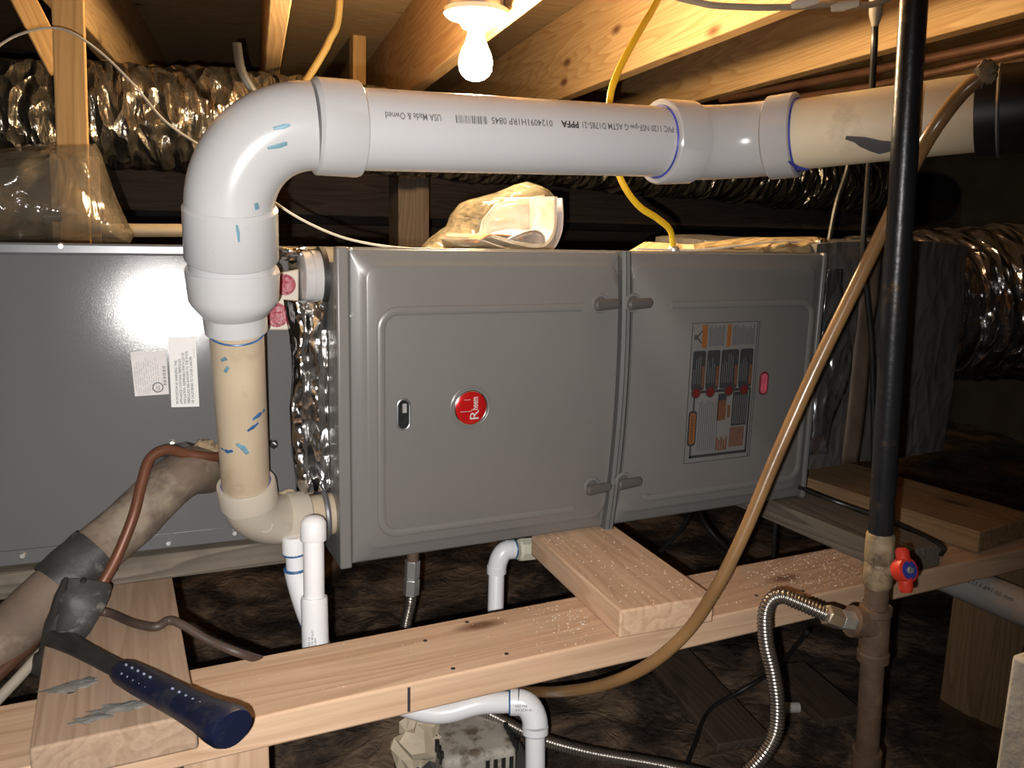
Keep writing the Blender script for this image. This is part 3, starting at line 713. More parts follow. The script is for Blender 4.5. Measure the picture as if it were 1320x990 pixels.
# bend and far run on the right
b0 = A(888, 184, YP); bc = V((0.765, YP, b0.z + 0.002)); bd = V((0.53, -0.848, 0.085)).normalized()
b1 = bc + bd * 0.062
h0 = A(848, 183, YP)
bend = MB().fitting([(h0, 0.045), (h0, 0.0525), (h0 + ax * 0.002, 0.0540), (b0 - ax * 0.003, 0.0535), (b0, 0.0490)], 40).tube(bez(b0, bc, b1, 12), 0.0485, 36).fitting([(b1, 0.0487), (b1 + bd * 0.003, 0.0535), (b1 + bd * 0.036, 0.0540), (b1 + bd * 0.037, 0.052), (b1 + bd * 0.037, 0.045)], 40).build('bend', M_PVCF, vent)
MB().ring(h0 - ax * 0.0003, ax, 0.0455, 0.0014, 40, 6).build('cement_ring', M_NAVY, bend)
MB().ring(b1 + bd * 0.0375, bd, 0.0460, 0.0016, 40, 6).build('cement_ring', M_NAVY, bend)
fEnd = bc + bd * 0.315
far = MB().tube([b1 + bd * 0.02, fEnd], 0.0445, 36).build('far_pipe', M_PVCTAN, vent); far['label'] = 'vent pipe run at right, bulb warmth painted into its tan'
MB().fitting([(fEnd - bd * 0.012, 0.046), (fEnd - bd * 0.011, 0.0505), (fEnd + bd * 0.10, 0.0505), (fEnd + bd * 0.101, 0.045)], 36).build('rubber_coupling', M_RUBBER, vent)
MB().ring(fEnd + bd * 0.012, bd, 0.0508, 0.0022, 36, 6).build('hose_clamp', M_GALV, vent)
# paint and glue smears, laid on the surfaces they sit on
def smear(path, axis_pts, R, w, mat, parent, name='smear'):
    """thin patch wrapped on a pipe: path of (px,py); axis as two points"""
    a0, a1 = axis_pts; t = (a1 - a0).normalized(); out = []
    for px, py in path:
        d = ray(px, py).normalized()
        # closest hit of the view line with the cylinder (a0,t,R)
        dp = d - t * d.dot(t); op = (-a0) - t * (-a0).dot(t)
        A_, B_, C_ = dp.dot(dp), 2 * dp.dot(op), op.dot(op) - R * R
        disc = max(0.0, B_ * B_ - 4 * A_ * C_); s = (-B_ - math.sqrt(disc)) / (2 * A_)
        out.append(d * s)
    mid = out[len(out) // 2]; nr = (mid - a0); nr = (nr - t * nr.dot(t)).normalized()
    n = len(out); rs = [w * (0.25 + 0.75 * math.sin(math.pi * (i + 0.5) / n)) * (0.7 + 0.6 * random.random()) for i in range(n)]
    return MB().tube(out, rs, 8, True, flat=(0.12, nr)).build(name, mat, parent)
dax = (dF, dG)
smear([(275, 428), (292, 434), (310, 433), (328, 427)], dax, 0.0303, 0.0022, M_BLUE, drop)
smear([(341, 528), (334, 535), (326, 541)], dax, 0.0303, 0.0030, M_BLUE, drop)
smear([(333, 545), (326, 551), (319, 556)], dax, 0.0303, 0.0028, M_BLUE, drop)
smear([(305, 572), (313, 577), (319, 585)], dax, 0.0303, 0.0050, M_TEAL, drop)
smear([(285, 578), (292, 582), (300, 581)], dax, 0.0303, 0.0026, M_BLUE, drop)
smear([(285, 465), (292, 462)], dax, 0.0303, 0.0026, M_TEAL, drop); smear([(290, 480), (294, 473)], dax, 0.0303, 0.0020, M_TEAL, drop)
smear([(305, 290), (307, 300), (308, 312)], (dA, dB), 0.0507, 0.0020, M_TEAL, elb)
pm = ep[9]
smear([(345, 191), (360, 188), (377, 182)], (ep[6], ep[10]), 0.0472, 0.0030, M_TEAL, elb); smear([(352, 166), (366, 163), (374, 161)], (ep[5], ep[9]), 0.0472, 0.0020, M_TEAL, elb)
smear([(330, 262), (332, 270)], (ep[14], ep[17]), 0.0472, 0.0030, M_TEAL, elb)
fax = (b1, fEnd)
smear([(1090, 178), (1112, 184), (1135, 190), (1160, 188)], fax, 0.0446, 0.0085, plain('dark_patch', (0.10, 0.095, 0.10), 0.6), far, 'dark_patch')
smear([(1016, 208), (1028, 216), (1042, 219)], (b1, b1 + bd * 0.1), 0.0540, 0.0030, M_NAVY, bend)
p = A(253, 212, 0.955); MB().box(p, (0.009, 0.006, 0.010)).build('moulding_nub', M_PVC, elb, bevel=0.001)
# lettering along the straight run, printed upside down
t_ax = ax; toC = (-(pL + pR) / 2); toC = (toC - t_ax * toC.dot(t_ax)).normalized(); upn = t_ax.cross(toC)
if upn.z < 0: upn = -upn
def on_pipe(s, hgt):
    an = hgt / 0.0447; return pL + t_ax * s + (toC * math.cos(an) + upn * math.sin(an)) * 0.04475
def pipe_text(txt, px_right, px_left, hpx, mat, bold=0.0004, h0=0.0125):
    s0 = (A(px_right, 160, YP) - pL).dot(t_ax); s1 = (A(px_left, 160, YP) - pL).dot(t_ax)
    probe = bpy.data.curves.new('w', 'FONT'); probe.body = txt; probe.size = 0.0115
    po = bpy.data.objects.new('w', probe); COL.objects.link(po); bpy.context.view_layer.update(); wd = po.dimensions.x
    bpy.data.objects.remove(po); bpy.data.curves.remove(probe)
    k = (s0 - s1) / wd
    text_mesh(txt, 0.0115, lambda u, v: on_pipe(s0 - u, h0 + 0.0075 - v * hpx), 'pipe_lettering', mat, pipe, xs=k, bold=bold * 0.3)
pipe_text('ER AT 73 F PVC 1120 NSF-pw-G ASTM D1785-21', 878, 729, 0.95, M_INKG)
pipe_text('PPFA', 724, 703, 0.95, M_INK, 0.0014)
pipe_text('0124091H1RP 0845', 691, 615, 0.95, M_INKG)
pipe_text('USA Made & Owned', 552, 483, 0.95, M_INKG)
mb = MB(); s0 = (A(609, 160, YP) - pL).dot(t_ax); s1 = (A(570, 160, YP) - pL).dot(t_ax)
s = s1
while s < s0:
    w = random.choice((0.0006, 0.0009, 0.0015)); a, b2 = 0.0115, 0.0205
    mb.add([on_pipe(s, a), on_pipe(s + w, a), on_pipe(s + w, b2), on_pipe(s, b2)], [(0, 1, 2, 3)]); s += w + random.choice((0.0006, 0.001, 0.0014))
mb.build('pipe_barcode', M_INKG, pipe, smooth=False)
nd = (dC - dB).normalized(); toN = (-dB); toN = (toN - nd * toN.dot(nd)).normalized(); sd = nd.cross(toN)
if sd.x < 0: sd = -sd
text_mesh('CH', 0.011, lambda u, v: (dB + dd * (0.0005 + u) + (toN * math.cos(0.72 - v / 0.047) + sd * math.sin(0.72 - v / 0.047)) * 0.0467), 'pipe_lettering', M_INK, neck)

# ------------------------------------------------------------------ lamp
lp = A(614, 20, 1.43); lamp = thing('lamp_holder', 'round white porcelain lamp holder fixed overhead', 'lamp holder')
LZ = JZ - 0.002; lx_, ly_ = lp.x, lp.y
MB().fitting([(V((lx_, ly_, LZ + 0.045)), 0.050), (V((lx_, ly_, LZ - 0.004)), 0.050)], 28).build('junction_box', M_GALV, lamp)
MB().fitting([(V((lx_, ly_, LZ - 0.004)), 0.057), (V((lx_, ly_, LZ - 0.012)), 0.057), (V((lx_, ly_, LZ - 0.018)), 0.050), (V((lx_, ly_, LZ - 0.022)), 0.032), (V((lx_, ly_, LZ - 0.034)), 0.024), (V((lx_, ly_, LZ - 0.034)), 0.014)], 36).build('base', M_PORC, lamp)
MB().box((lx_ + 0.045, ly_, LZ + 0.025), (0.10, 0.03, 0.004)).build('bracket', M_GALV, lamp, bevel=0.0008)
bt = LZ - 0.030
prof = [(0.0, 0.013), (0.006, 0.0135), (0.018, 0.0150), (0.030, 0.019), (0.042, 0.0250), (0.054, 0.0292), (0.064, 0.0300), (0.074, 0.0285), (0.082, 0.0240), (0.088, 0.0170), (0.0915, 0.008), (0.0925, 0.001)]
o = MB().fitting([(V((lx_, ly_, bt - h)), r) for h, r in prof], 24).build('light_bulb', M_BULB); tag(o, 'glowing white light bulb hanging from the lamp holder', 'light bulb')
# a short ledger that carries the lamp box beside the joist
# ------------------------------------------------------------------ platform timbers
o = board('platform_beam', (-0.42, 0.8975, -0.533), (2.1, 0.8975, -0.533), 0.129, 0.038, W_BEAM); tag(o, 'long wooden platform beam running across below the furnace', 'beam')
beam = o
MB().box((0,) * 3, (0.003, 0.002, 0.03)).build('saw_mark', M_INK, beam).location = (A(527, 903, 0.8325).x - 0.84, -0.0650, 0.000)
o = board('cross_board', (-0.021, 0.800, -0.495), (-0.021, 1.75, -0.495), 0.143, 0.038, W_STAIN); tag(o, 'stained wooden cross board under the hammer', 'board')
for k, (px, py, a_) in enumerate(((88, 886, 0.022), (108, 878, 0.013), (118, 926, 0.016), (150, 912, 0.020), (178, 908, 0.016))):
    p = PZ(px, py, -0.4755); ob = MB().blob((0, 0, 0), (a_, a_ * 0.45, 0.0012), 0.9, 2.5, k + 2, 20, 6).build('putty_smear', M_SMEAR, o)
    ob.matrix_parent_inverse = o.matrix_world.inverted(); ob.location = p
o = board('cross_board', (0.630, 0.826, -0.495), (0.650, 1.118, -0.495), 0.142, 0.038, W_BEAM); tag(o, 'wooden cross board under the middle of the furnace', 'board')
qa, qb, qc = PZ(1176, 716, -0.476), PZ(1212, 704, -0.476), PZ(1037, 637, -0.476)
dirA = (qc - qb).normalized(); mid = (qa + qb) / 2
o = board('cross_board', mid + V((0.0, 0.01, -0.019)), mid + dirA * 0.75 + V((0, 0, -0.019)), 0.10, 0.038, W_OLD); tag(o, 'grey weathered cross board at the right end of the furnace', 'board')
qa, qb, qc = PZ(1263, 688, -0.474), PZ(1335, 662, -0.474), PZ(1039, 617, -0.474)
dirB = (qc - qa).normalized(); mid = (qa + qb) / 2
o = board('cross_board', mid + V((0, 0, -0.0185)), mid + dirB * 0.62 + V((0, 0, -0.0185)), (qb - qa).length * 0.93, 0.037, W_BROWN); tag(o, 'wide brown board lying right of the gas pipe', 'board')
o = board('sill_board', (-0.62, 1.200, -0.4585), (0.205, 1.165, -0.4585), 0.05, 0.035, W_OLD); tag(o, 'grey weathered wood strip under the coil cabinet', 'board')
for x, lab in ((0.045, 'short wooden leg under the beam below the hammer'), (1.46, None)):
    if lab:
        o = board('trestle_post', (x + 0.04, 0.90, -0.552), (x + 0.04, 0.90, GZ - 0.02), 0.09, 0.038, W_BEAM, upv=(0, 1, 0)); tag(o, lab, 'post')
o = board('support_post', (1.475, 0.885, -0.554), (1.475, 0.885, GZ - 0.03), 0.14, 0.20, W_BROWN, upv=(1, 0, 0)); tag(o, 'thick dark wooden post at lower right under the beam', 'post')
c = C(1340, 930, 0.80)
o = MB().box((c.x + 0.046, c.y, (GZ - 0.385) / 2 - 0.01), (0.075, 0.08, 0.465 - 0.02)).build('foam_block', M_STYRO, bevel=0.004); tag(o, 'white rough foam block cut off by the lower right edge', 'foam')

# ------------------------------------------------------------------ sawdust on the timbers
mb = MB()
def flake(p, s):
    a = random.random() * 3.14; ca, sa = math.cos(a) * s, math.sin(a) * s; h = s * 0.5
    mb.add([p + V((ca, sa, 0)), p + V((-sa * .6, ca * .6, 0)), p + V((-ca, -sa, 0)), p + V((sa * .6, -ca * .6, 0)), p + V((0, 0, h))], [(0, 1, 4), (1, 2, 4), (2, 3, 4), (3, 0, 4), (3, 2, 1, 0)])
for k in range(520):
    x = random.gauss(0.98, 0.10); y = random.uniform(0.84, 0.957)
    if 0.71 < x < 1.2: flake(V((x, y, -0.514)), random.uniform(0.0006, 0.0020))
for k in range(190):
    x = random.gauss(0.535, 0.05); y = random.gauss(0.90, 0.035)
    if x < 0.555 and 0.835 < y < 0.96: flake(V((x, y, -0.514)), random.uniform(0.0005, 0.0018))
for k in range(150):
    x = random.uniform(0.56, 0.70); y = random.uniform(0.83, 1.09); flake(V((x, y, -0.476)), random.uniform(0.0005, 0.0019))
for k in range(60):
    x = random.uniform(0.06, 0.52); y = random.uniform(0.84, 0.96); flake(V((x, y, -0.514)), random.uniform(0.0004, 0.0012))
o = mb.build('sawdust', M_SAW, smooth=False); tag(o, 'scattered pale sawdust flakes on the beam and cross board', 'sawdust', kind='stuff')
for (px, py) in ((462 + 140, 802), (548, 826), (653, 843), (584, 862), (975, 768), (1035, 762)):
    p = PZ(px, py, -0.514); o = MB().tube([p + V((0, 0, 0.0006)), p - V((0, 0, 0.004))], 0.0028, 10).build('nail_hole', M_INK, beam)
    o.matrix_parent_inverse = beam.matrix_world.inverted()

# ------------------------------------------------------------------ refrigerant lines
line = thing('insulated_line', 'thick dusty brown insulated refrigerant line entering the coil cabinet', 'pipe')
LP = [C(268, 606, 1.14), C(244, 608, 1.10), C(212, 630, 1.08), C(165, 676, 1.05), C(105, 728, 1.01), C(40, 790, 0.97), C(-50, 868, 0.92), C(-160, 960, 0.87)]
lsp = spline(LP, 10)
MB().tube(lsp, 0.0315, 26, True, jitter=lambda p: 0.0018 * nz(p, 30, 2)).build('foam_sleeve', M_INSUL, line)
i0 = 36
tp = MB().tube(lsp[37:46], 0.0345, 26, True, jitter=lambda p: 0.0030 * nz(p, 45, 7)).build('tape_wrap', M_TAPE, line); tp['label'] = 'dusty black tape wrap'
tail = [C(112, 752, 0.965), C(106, 780, 0.95), C(96, 806, 0.945), C(88, 826, 0.945)]
MB().tube(spline(tail, 5), [0.027, 0.027, 0.026, 0.026, 0.025, 0.024, 0.023, 0.022, 0.021, 0.020, 0.019, 0.018, 0.017, 0.016, 0.014, 0.012], 18, True, flat=(0.42, (0.1, -1, 0.3)), jitter=lambda p: 0.003 * nz(p, 40, 3)).build('tape_tail', M_TAPE, line)
o = MB().tube(spline([C(296, 588, 1.135), C(270, 589, 1.10), C(240, 585, 1.08), C(214, 580, 1.06), C(193, 592, 1.045), C(182, 625, 1.03), C(172, 665, 1.015), C(152, 715, 1.0), C(133, 750, 0.985), C(122, 765, 0.98)], 8), 0.0066, 14).build('liquid_line', M_COPPER)
tag(o, 'thin copper-brown line looping over the insulated line', 'pipe')
o = MB().tube(spline([C(100, 775, 1.02), C(70, 800, 0.985), C(30, 838, 0.95), C(-20, 885, 0.91), C(-80, 940, 0.87)], 8), 0.0082, 14).build('liquid_line', M_COPPER2)
tag(o, 'lower copper-brown line running off the left edge', 'pipe')
o = MB().tube(spline([C(95, 800, 1.0), C(62, 832, 0.97), C(20, 878, 0.93), C(-30, 930, 0.89), C(-80, 985, 0.86)], 8), 0.0062, 12).build('control_cable', M_WIRE)
tag(o, 'grey dusty cable under the lower copper-brown line', 'cable')
o = MB().tube(spline([C(92, 800, 0.965), PZ(118, 790, -0.462), PZ(140, 790, -0.468), PZ(172, 803, -0.470), PZ(200, 808, -0.470), PZ(218, 800, -0.468), PZ(236, 806, -0.472), PZ(270, 826, -0.487), PZ(318, 845, -0.505), PZ(380, 862, -0.56), PZ(430, 872, -0.64)], 8), 0.0052, 12).build('control_cable', M_BROWNC)
tag(o, 'dark brown cable crossing the stained board into the gap', 'cable')

# ------------------------------------------------------------------ hammer
ham = thing('hammer', 'hammer with dimpled navy blue grip lying on the stained board', 'hammer')
h0_, h1_ = C(84, 826, 0.935), C(300, 940, 0.735); hd = (h1_ - h0_).normalized(); HL = (h1_ - h0_).length
hup = V((0.1, -0.35, 1)); hup = (hup - hd * hup.dot(hd)).normalized()
prof = [(0.38, 0.0100), (0.39, 0.0125), (0.42, 0.0148), (0.52, 0.0158), (0.65, 0.0160), (0.78, 0.0165), (0.88, 0.0182), (0.95, 0.0212), (0.985, 0.0214), (1.0, 0.0195)]
grip = MB().tube([h0_ + hd * HL * t for t, r in prof], [r for t, r in prof], 26, True, flat=(0.80, hup)).build('grip', M_GRIP, ham)
MB().tube([h0_ + hd * HL * t for t in (-0.06, 0.0, 0.1, 0.25, 0.40)], [0.0165, 0.0140, 0.0118, 0.0108, 0.0105], 18, True, flat=(0.62, hup)).build('neck', M_HSTEEL, ham)
side = hd.cross(hup).normalized()
for r_, off in ((0, -0.0045), (1, 0.0045)):
    for k in range(5):
        for t0 in (0.45, 0.72):
            t = t0 + 0.036 * k + 0.016 * r_
            toV = (-(h0_ + hd * HL * t)).normalized(); nrm = (toV - hd * toV.dot(hd)).normalized()
            nrm = (nrm + hup * 0.35 + side * (0.02)).normalized(); sd_ = hd.cross(nrm)
            # ellipse section radius along nrm
            a_ = 0.0160 * 0.80; b_ = 0.0160; cu_, cs_ = nrm.dot(hup), nrm.dot(side)
            rr = 1.0 / math.sqrt((cu_ / a_) ** 2 + (cs_ / b_) ** 2)
            p = h0_ + hd * HL * t + nrm * (rr - 0.0006) + sd_ * off
            MB().fitting([(p - nrm * 0.001, 0.0014), (p + nrm * 0.0006, 0.0012)], 8).build('grip_dimple', M_DOT, grip)
# head: striking face down behind the line, claw upward
hc = h0_ - hd * 0.030; hu = (C(108, 745, 0.955) - C(84, 826, 0.955)).normalized()
MB().tube([hc - hu * 0.045, hc - hu * 0.043, hc - hu * 0.026, hc - hu * 0.022, hc + hu * 0.012, hc + hu * 0.030], [0.0125, 0.0135, 0.0135, 0.010, 0.0125, 0.010], 18).build('head', M_HSTEEL, ham)
for k in (-1, 1):
    w = hd.cross(hu).normalized() * 0.007 * k
    MB().tube([hc + hu * 0.020 + w * 0.4, hc + hu * 0.045 + w + hd * 0.004, hc + hu * 0.068 + w * 1.5 + hd * 0.012], [0.0085, 0.0065, 0.003], 10).build('claw', M_HSTEEL, ham)

# ------------------------------------------------------------------ small drains
dv = thing('drain_vent', 'white capped drain vent standing behind the beam', 'pipe')
a1, a2, a3, a4 = A(404, 664, 1.05), A(404, 697, 1.045), A(405, 769, 1.035), A(408, 880, 1.02)
u_ = (a2 - a1).normalized()
MB().fitting([(a1, 0.006), (a1 + u_ * 0.003, 0.0125), (a1 + u_ * 0.009, 0.0165), (a2 - u_ * 0.002, 0.0172), (a2, 0.0160), (a2, 0.013)], 28).build('cap', M_PVCS, dv)
MB().tube([a2 - u_ * 0.01, a3 + u_ * 0.01], 0.0136, 24).build('riser', M_PVCS, dv)
lo = MB().fitting([(a3, 0.0137), (a3, 0.0168), (a3 + u_ * 0.003, 0.0174), (a4, 0.0174)], 28).build('socket_pipe', M_PVCS, dv)
tv = -a3; tv = (tv - u_ * tv.dot(u_)).normalized(); sv = u_.cross(tv)
for i, (t, o_) in enumerate((('NSF 14', 0.0), ('SCH 40 PVC', 0.004), ('D2466', 0.008))):
    text_mesh(t, 0.0045, lambda u, v, o_=o_: a3 + u_ * (0.062 - u) + (tv * math.cos((v + o_ - 0.008) / 0.0175) - sv * math.sin((v + o_ - 0.008) / 0.0175)) * 0.0176, 'pipe_lettering', M_INKG, lo)
ds = thing('drain_branch', 'narrow white drain with blue glue rings under the lower elbow', 'pipe')
k = [A(379, 690, 1.10), A(380, 712, 1.10), A(383, 748, 1.10), A(388, 768, 1.095), A(402, 800, 1.085), A(420, 850, 1.07)]
MB().fitting([(k[0], 0.014), (k[0], 0.0165), (k[1], 0.0168), (k[1], 0.0138)], 22).build('socket', M_PVCS, ds)
MB().tube([k[0], k[2]], 0.0135, 20).build('riser', M_PVCS, ds)
MB().tube(bez(k[2] - (k[2] - k[1]) * 0.4, k[3], k[4], 10), 0.0165, 22).build('elbow', M_PVCS, ds)
MB().tube([k[4], k[5]], 0.0135, 20).build('lower_pipe', M_PVCD, ds)
for p, q in ((k[1], k[2]), (k[2] - (k[2] - k[1]) * 0.42, k[2]), (k[4], k[5])):
    MB().ring(p, q - p, 0.0152, 0.0022, 22, 6).build('glue_ring', M_BLUE, ds)

trap = thing('condensate_drain', 'white condensate drain from furnace bottom to the pump', 'pipe')
t0, t1, t2 = A(699, 706, 1.20), A(667, 709, 1.20), A(640, 712, 1.20); tx = (t1 - t0).normalized()
MB().fitting([(t0, 0.0195), (t1 - tx * 0.004, 0.0200), (t1, 0.0165)], 8).build('adapter', plain('cream_pvc', (0.60, 0.58, 0.46), 0.4, 0, 0.05, 20), trap)
tc0 = A(662, 708, 1.20); td = A(640, 738, 1.20); te = A(636, 905, 1.14)
MB().fitting([(tc0, 0.0138), (tc0, 0.0162), (tc0 + tx * 0.012, 0.0164)], 22).tube(bez(tc0 + tx * 0.010, A(641, 709, 1.20), td, 10), 0.0160, 22).fitting([(td - V((0, 0, -0.012)), 0.0163), (td, 0.0166), (td, 0.0135)], 22).build('elbow', M_PVCS, trap)
MB().ring(tc0 - tx * 0.0005, tx, 0.0155, 0.0018, 22, 6).build('glue_ring', M_BLUE, trap)
dn = MB().tube([td + V((0, 0, 0.005)), te], 0.0134, 22).build('down_pipe', M_PVCS, trap)
text_mesh('CHARLOTTE 3/4 PVC 480 PSI', 0.0058, lambda u, v: td + (te - td).normalized() * (0.010 + u) + V((0.002 + v, -0.0136, 0)) + ray(640, 760) * 0, 'pipe_lettering', M_INKR, dn)
b_0, b_1, b_2, b_3 = C(492, 900, 1.16), C(562, 919, 1.17), C(618, 907, 1.18), C(658, 905, 1.19)
MB().tube(spline([b_0, b_1, b_2, b_3], 8), 0.0150, 22).build('lower_run', M_PVCS, trap)
b_4, b_5, b_6 = C(668, 905, 1.19), C(690, 905, 1.19), C(690, 936, 1.185)
MB().fitting([(b_3, 0.0150), (b_3, 0.0185), (b_4, 0.0187)], 22).tube(bez(b_4, b_5, b_6, 10), 0.0183, 22).fitting([(b_6, 0.0187), (C(690, 945, 1.185), 0.0187), (C(690, 945, 1.185), 0.0134)], 22).build('elbow', M_PVCS, trap)
ld = (b_4 - b_3).normalized(); tv2 = -b_4.normalized(); sv2 = V((0, 0, 1))
for i, t in enumerate(('NSF PW', '3/4 SCH 40')): text_mesh(t, 0.005, lambda u, v, i=i: C(664, 912 + 5 * i, 1.168) + right * (u) + up * v, 'pipe_lettering', M_INKG, trap)
MB().ring(b_3 - ld * 0.0005, ld, 0.0165, 0.0022, 22, 6).build('glue_ring', M_BLUE, trap)
b_7 = C(690, 1010, 1.18)
MB().tube([C(690, 944, 1.185), b_7], 0.0140, 22).build('lower_drop', M_PVCS, trap)
MB().ring(C(690, 946, 1.185), b_7 - b_6, 0.0150, 0.0020, 22, 6).build('glue_ring', M_BLUE, trap)

def corrugated(path, r, mat, name, parent, pitch=0.0042, seg=14):
    d = [0.0]
    for i in range(1, len(path)): d.append(d[-1] + (path[i] - path[i - 1]).length)
    L = d[-1]; n = int(L / pitch * 4); out = []; rs = []; j = 0
    for i in range(n + 1):
        s = L * i / n
        while j < len(d) - 2 and d[j + 1] < s: j += 1
        t = (s - d[j]) / max(1e-9, d[j + 1] - d[j]); out.append(path[j].lerp(path[j + 1], t))
        rs.append(r * (1 + 0.10 * math.sin(2 * math.pi * i / 4 + 0.4)))
    return MB().tube(out, rs, seg).build(name, mat, parent, sharp=80)
# ------------------------------------------------------------------ gas pipe with valve
gas = thing('gas_pipe', 'vertical black iron gas pipe with a tee and red shut-off', 'pipe')
GY = 0.66
g_top, g_bot = A(1180, -30, GY), A(1115, 1010, GY)
def gp(py):
    t = (py + 30) / 1040.0; lo_, hi_ = 0.0, 1.0
    for _ in range(40):
        m_ = (lo_ + hi_) / 2; p = g_top.lerp(g_bot, m_); c_ = RW.transposed() @ p; y_ = CY + F * c_.y / c_.z
        if y_ < py: lo_ = m_
        else: hi_ = m_
    return g_top.lerp(g_bot, lo_)
gu = (g_bot - g_top).normalized()
MB().tube([gp(-30) - gu * 0.15, gp(688)], 0.0140, 24).build('riser', M_IRON, gas)
MB().fitting([(gp(686), 0.0145), (gp(690), 0.0165), (gp(720), 0.0170), (gp(724), 0.0150), (gp(728), 0.0165), (gp(752), 0.0168), (gp(756), 0.0148)], 12).build('valve_body', M_THREAD, gas)
MB().tube([gp(754), gp(800)], 0.0138, 20).build('nipple', M_RUST, gas)
tee = MB().fitting([(gp(782), 0.0140), (gp(782), 0.0188), (gp(790), 0.0188), (gp(792), 0.0172), (gp(838), 0.0172), (gp(840), 0.0188), (gp(850), 0.0188), (gp(851), 0.0138)], 26)
tc_ = gp(806); tb = C(1088, 799, (RW.transposed() @ tc_).z - 0.012); tdv = (tb - tc_).normalized()
tee.fitting([(tc_, 0.0165), (tc_ + tdv * 0.022, 0.0165), (tc_ + tdv * 0.023, 0.0190), (tc_ + tdv * 0.034, 0.0190), (tc_ + tdv * 0.0345, 0.013)], 24)
tee.build('tee', M_RUST, gas)
MB().tube([gp(848), gp(972)], 0.0140, 20).build('drop_leg', M_RUST, gas)
MB().fitting([(gp(966), 0.0140), (gp(967), 0.0178), (gp(1010), 0.0178)], 22).tube([gp(1005), V((g_bot.x, g_bot.y, GZ - 0.03))], 0.0140, 20).build('foot_coupling', M_RUST, gas)
vd = (-(gp(735)).normalized() + right * 0.75).normalized()
vp = gp(735) + vd * 0.014
hnd = MB().tube([vp - vd * 0.006, vp + vd * 0.024], 0.0075, 16).build('handle_stem', M_BRASS, gas)
hub_p = vp + vd * 0.022
va = V((0.12, 0.0, 1)); va = (va - vd * va.dot(vd)).normalized()
hd_ = MB().fitting([(hub_p - vd * 0.004, 0.0135), (hub_p, 0.0150), (hub_p + vd * 0.010, 0.0140), (hub_p + vd * 0.011, 0.011)], 24)
for s in (-1, 1): hd_.tube([hub_p + va * s * 0.008 + vd * 0.004, hub_p + va * s * 0.022 + vd * 0.003, hub_p + va * s * 0.0255 + vd * 0.003], [0.0082, 0.0078, 0.0055], 14)
hd_ = hd_.build('handle', M_REDH, gas); hd_['label'] = 'red shut-off handle'
bl = MB().fitting([(hub_p + vd * 0.0105, 0.0108), (hub_p + vd * 0.0118, 0.0105)], 24).build('handle_disc', M_BLUEL, hd_)
MB().fitting([(hub_p + vd * 0.0115, 0.0045), (hub_p + vd * 0.0142, 0.0035)], 14).build('handle_screw', M_SCREW, hd_)
flex = thing('gas_connector', 'corrugated steel gas connector looping down from the tee', 'gas connector')
n0 = tc_ + tdv * 0.033; n1 = n0 + tdv * 0.018; n2 = n1 + tdv * 0.020 + V((0, 0, 0.003))
MB().fitting([(n0, 0.0125), (n1, 0.0125)], 6).build('nut', M_SCREW, flex, smooth=False, bevel=0.0008)
MB().fitting([(n1, 0.0110), (n1 + tdv * 0.002, 0.0130), (n2, 0.0130), (n2 + tdv * 0.002, 0.0100)], 6).build('nut', M_BRASS, flex, smooth=False, bevel=0.0008)
dz = (RW.transposed() @ n2).z
corrugated(spline([n2, C(1028, 776, dz + 0.01), C(1008, 769, dz + 0.015), C(993, 775, dz + 0.02), C(986, 795, dz + 0.02), C(988, 830, dz + 0.02), C(997, 870, dz + 0.02), C(1002, 910, dz + 0.02), C(999, 945, dz + 0.02), C(985, 972, dz + 0.02), C(960, 1000, dz + 0.03)], 8), 0.0088, M_STEEL, 'corrugated_tube', flex)
o = corrugated(spline([C(600, 905, 1.32), C(640, 925, 1.30), C(690, 950, 1.28), C(760, 970, 1.25), C(850, 986, 1.22), C(930, 1005, 1.18)], 8), 0.0095, M_STEEL, 'gas_connector', None)
tag(o, 'corrugated steel gas connector low behind the condensate pump', 'gas connector')
fx = thing('gas_connector', 'corrugated steel gas connector hanging from the furnace underside', 'gas connector')
f0, f1, f2, f3 = A(534, 706, 1.20), A(532, 722, 1.20), A(531, 744, 1.20), A(530, 766, 1.20)
MB().tube([f0 + V((0, 0, 0.02)), f1], 0.0095, 16).build('nipple', M_RUST, fx)
MB().fitting([(f1, 0.011), (f1, 0.0125), (f2, 0.0125), (f2, 0.0095), (f2 - V((0, 0, 0.003)), 0.013), (f3, 0.013), (f3, 0.010)], 6).build('nut', M_SCREW, fx, smooth=False, bevel=0.0008)
corrugated(spline([f3, A(528, 782, 1.20), A(523, 805, 1.19), A(517, 850, 1.17), A(520, 900, 1.16), A(560, 950, 1.15)], 8), 0.0092, M_STEEL, 'corrugated_tube', fx)

# ------------------------------------------------------------------ hose, cables
o = MB().tube(spline([C(1270, 96, 0.87), C(1240, 120, 0.885), C(1205, 165, 0.90), C(1180, 208, 0.925), C(1152, 268, 0.955), C(1105, 365, 0.97), C(1050, 478, 0.985), C(1000, 590, 1.0), C(960, 685, 1.01), C(925, 755, 1.02), C(885, 815, 1.04), C(835, 858, 1.06), C(780, 882, 1.085), C(730, 891, 1.14), C(680, 892, 1.25), C(640, 890, 1.34)], 8), 0.0080, 16).build('amber_hose', M_HOSE)
tag(o, 'long brown hose slanting down in front of the furnace', 'hose')
o = MB().blob(C(1271, 93, 0.868), (0.010, 0.010, 0.012), 0.6, 4, 3).build('sealant_lump', M_FOAM); tag(o, 'small tan sealant lump at the top end of the brown hose', 'sealant')
yc = thing('power_cable', 'yellow power cable dropping behind the pipe into the furnace top', 'cable')
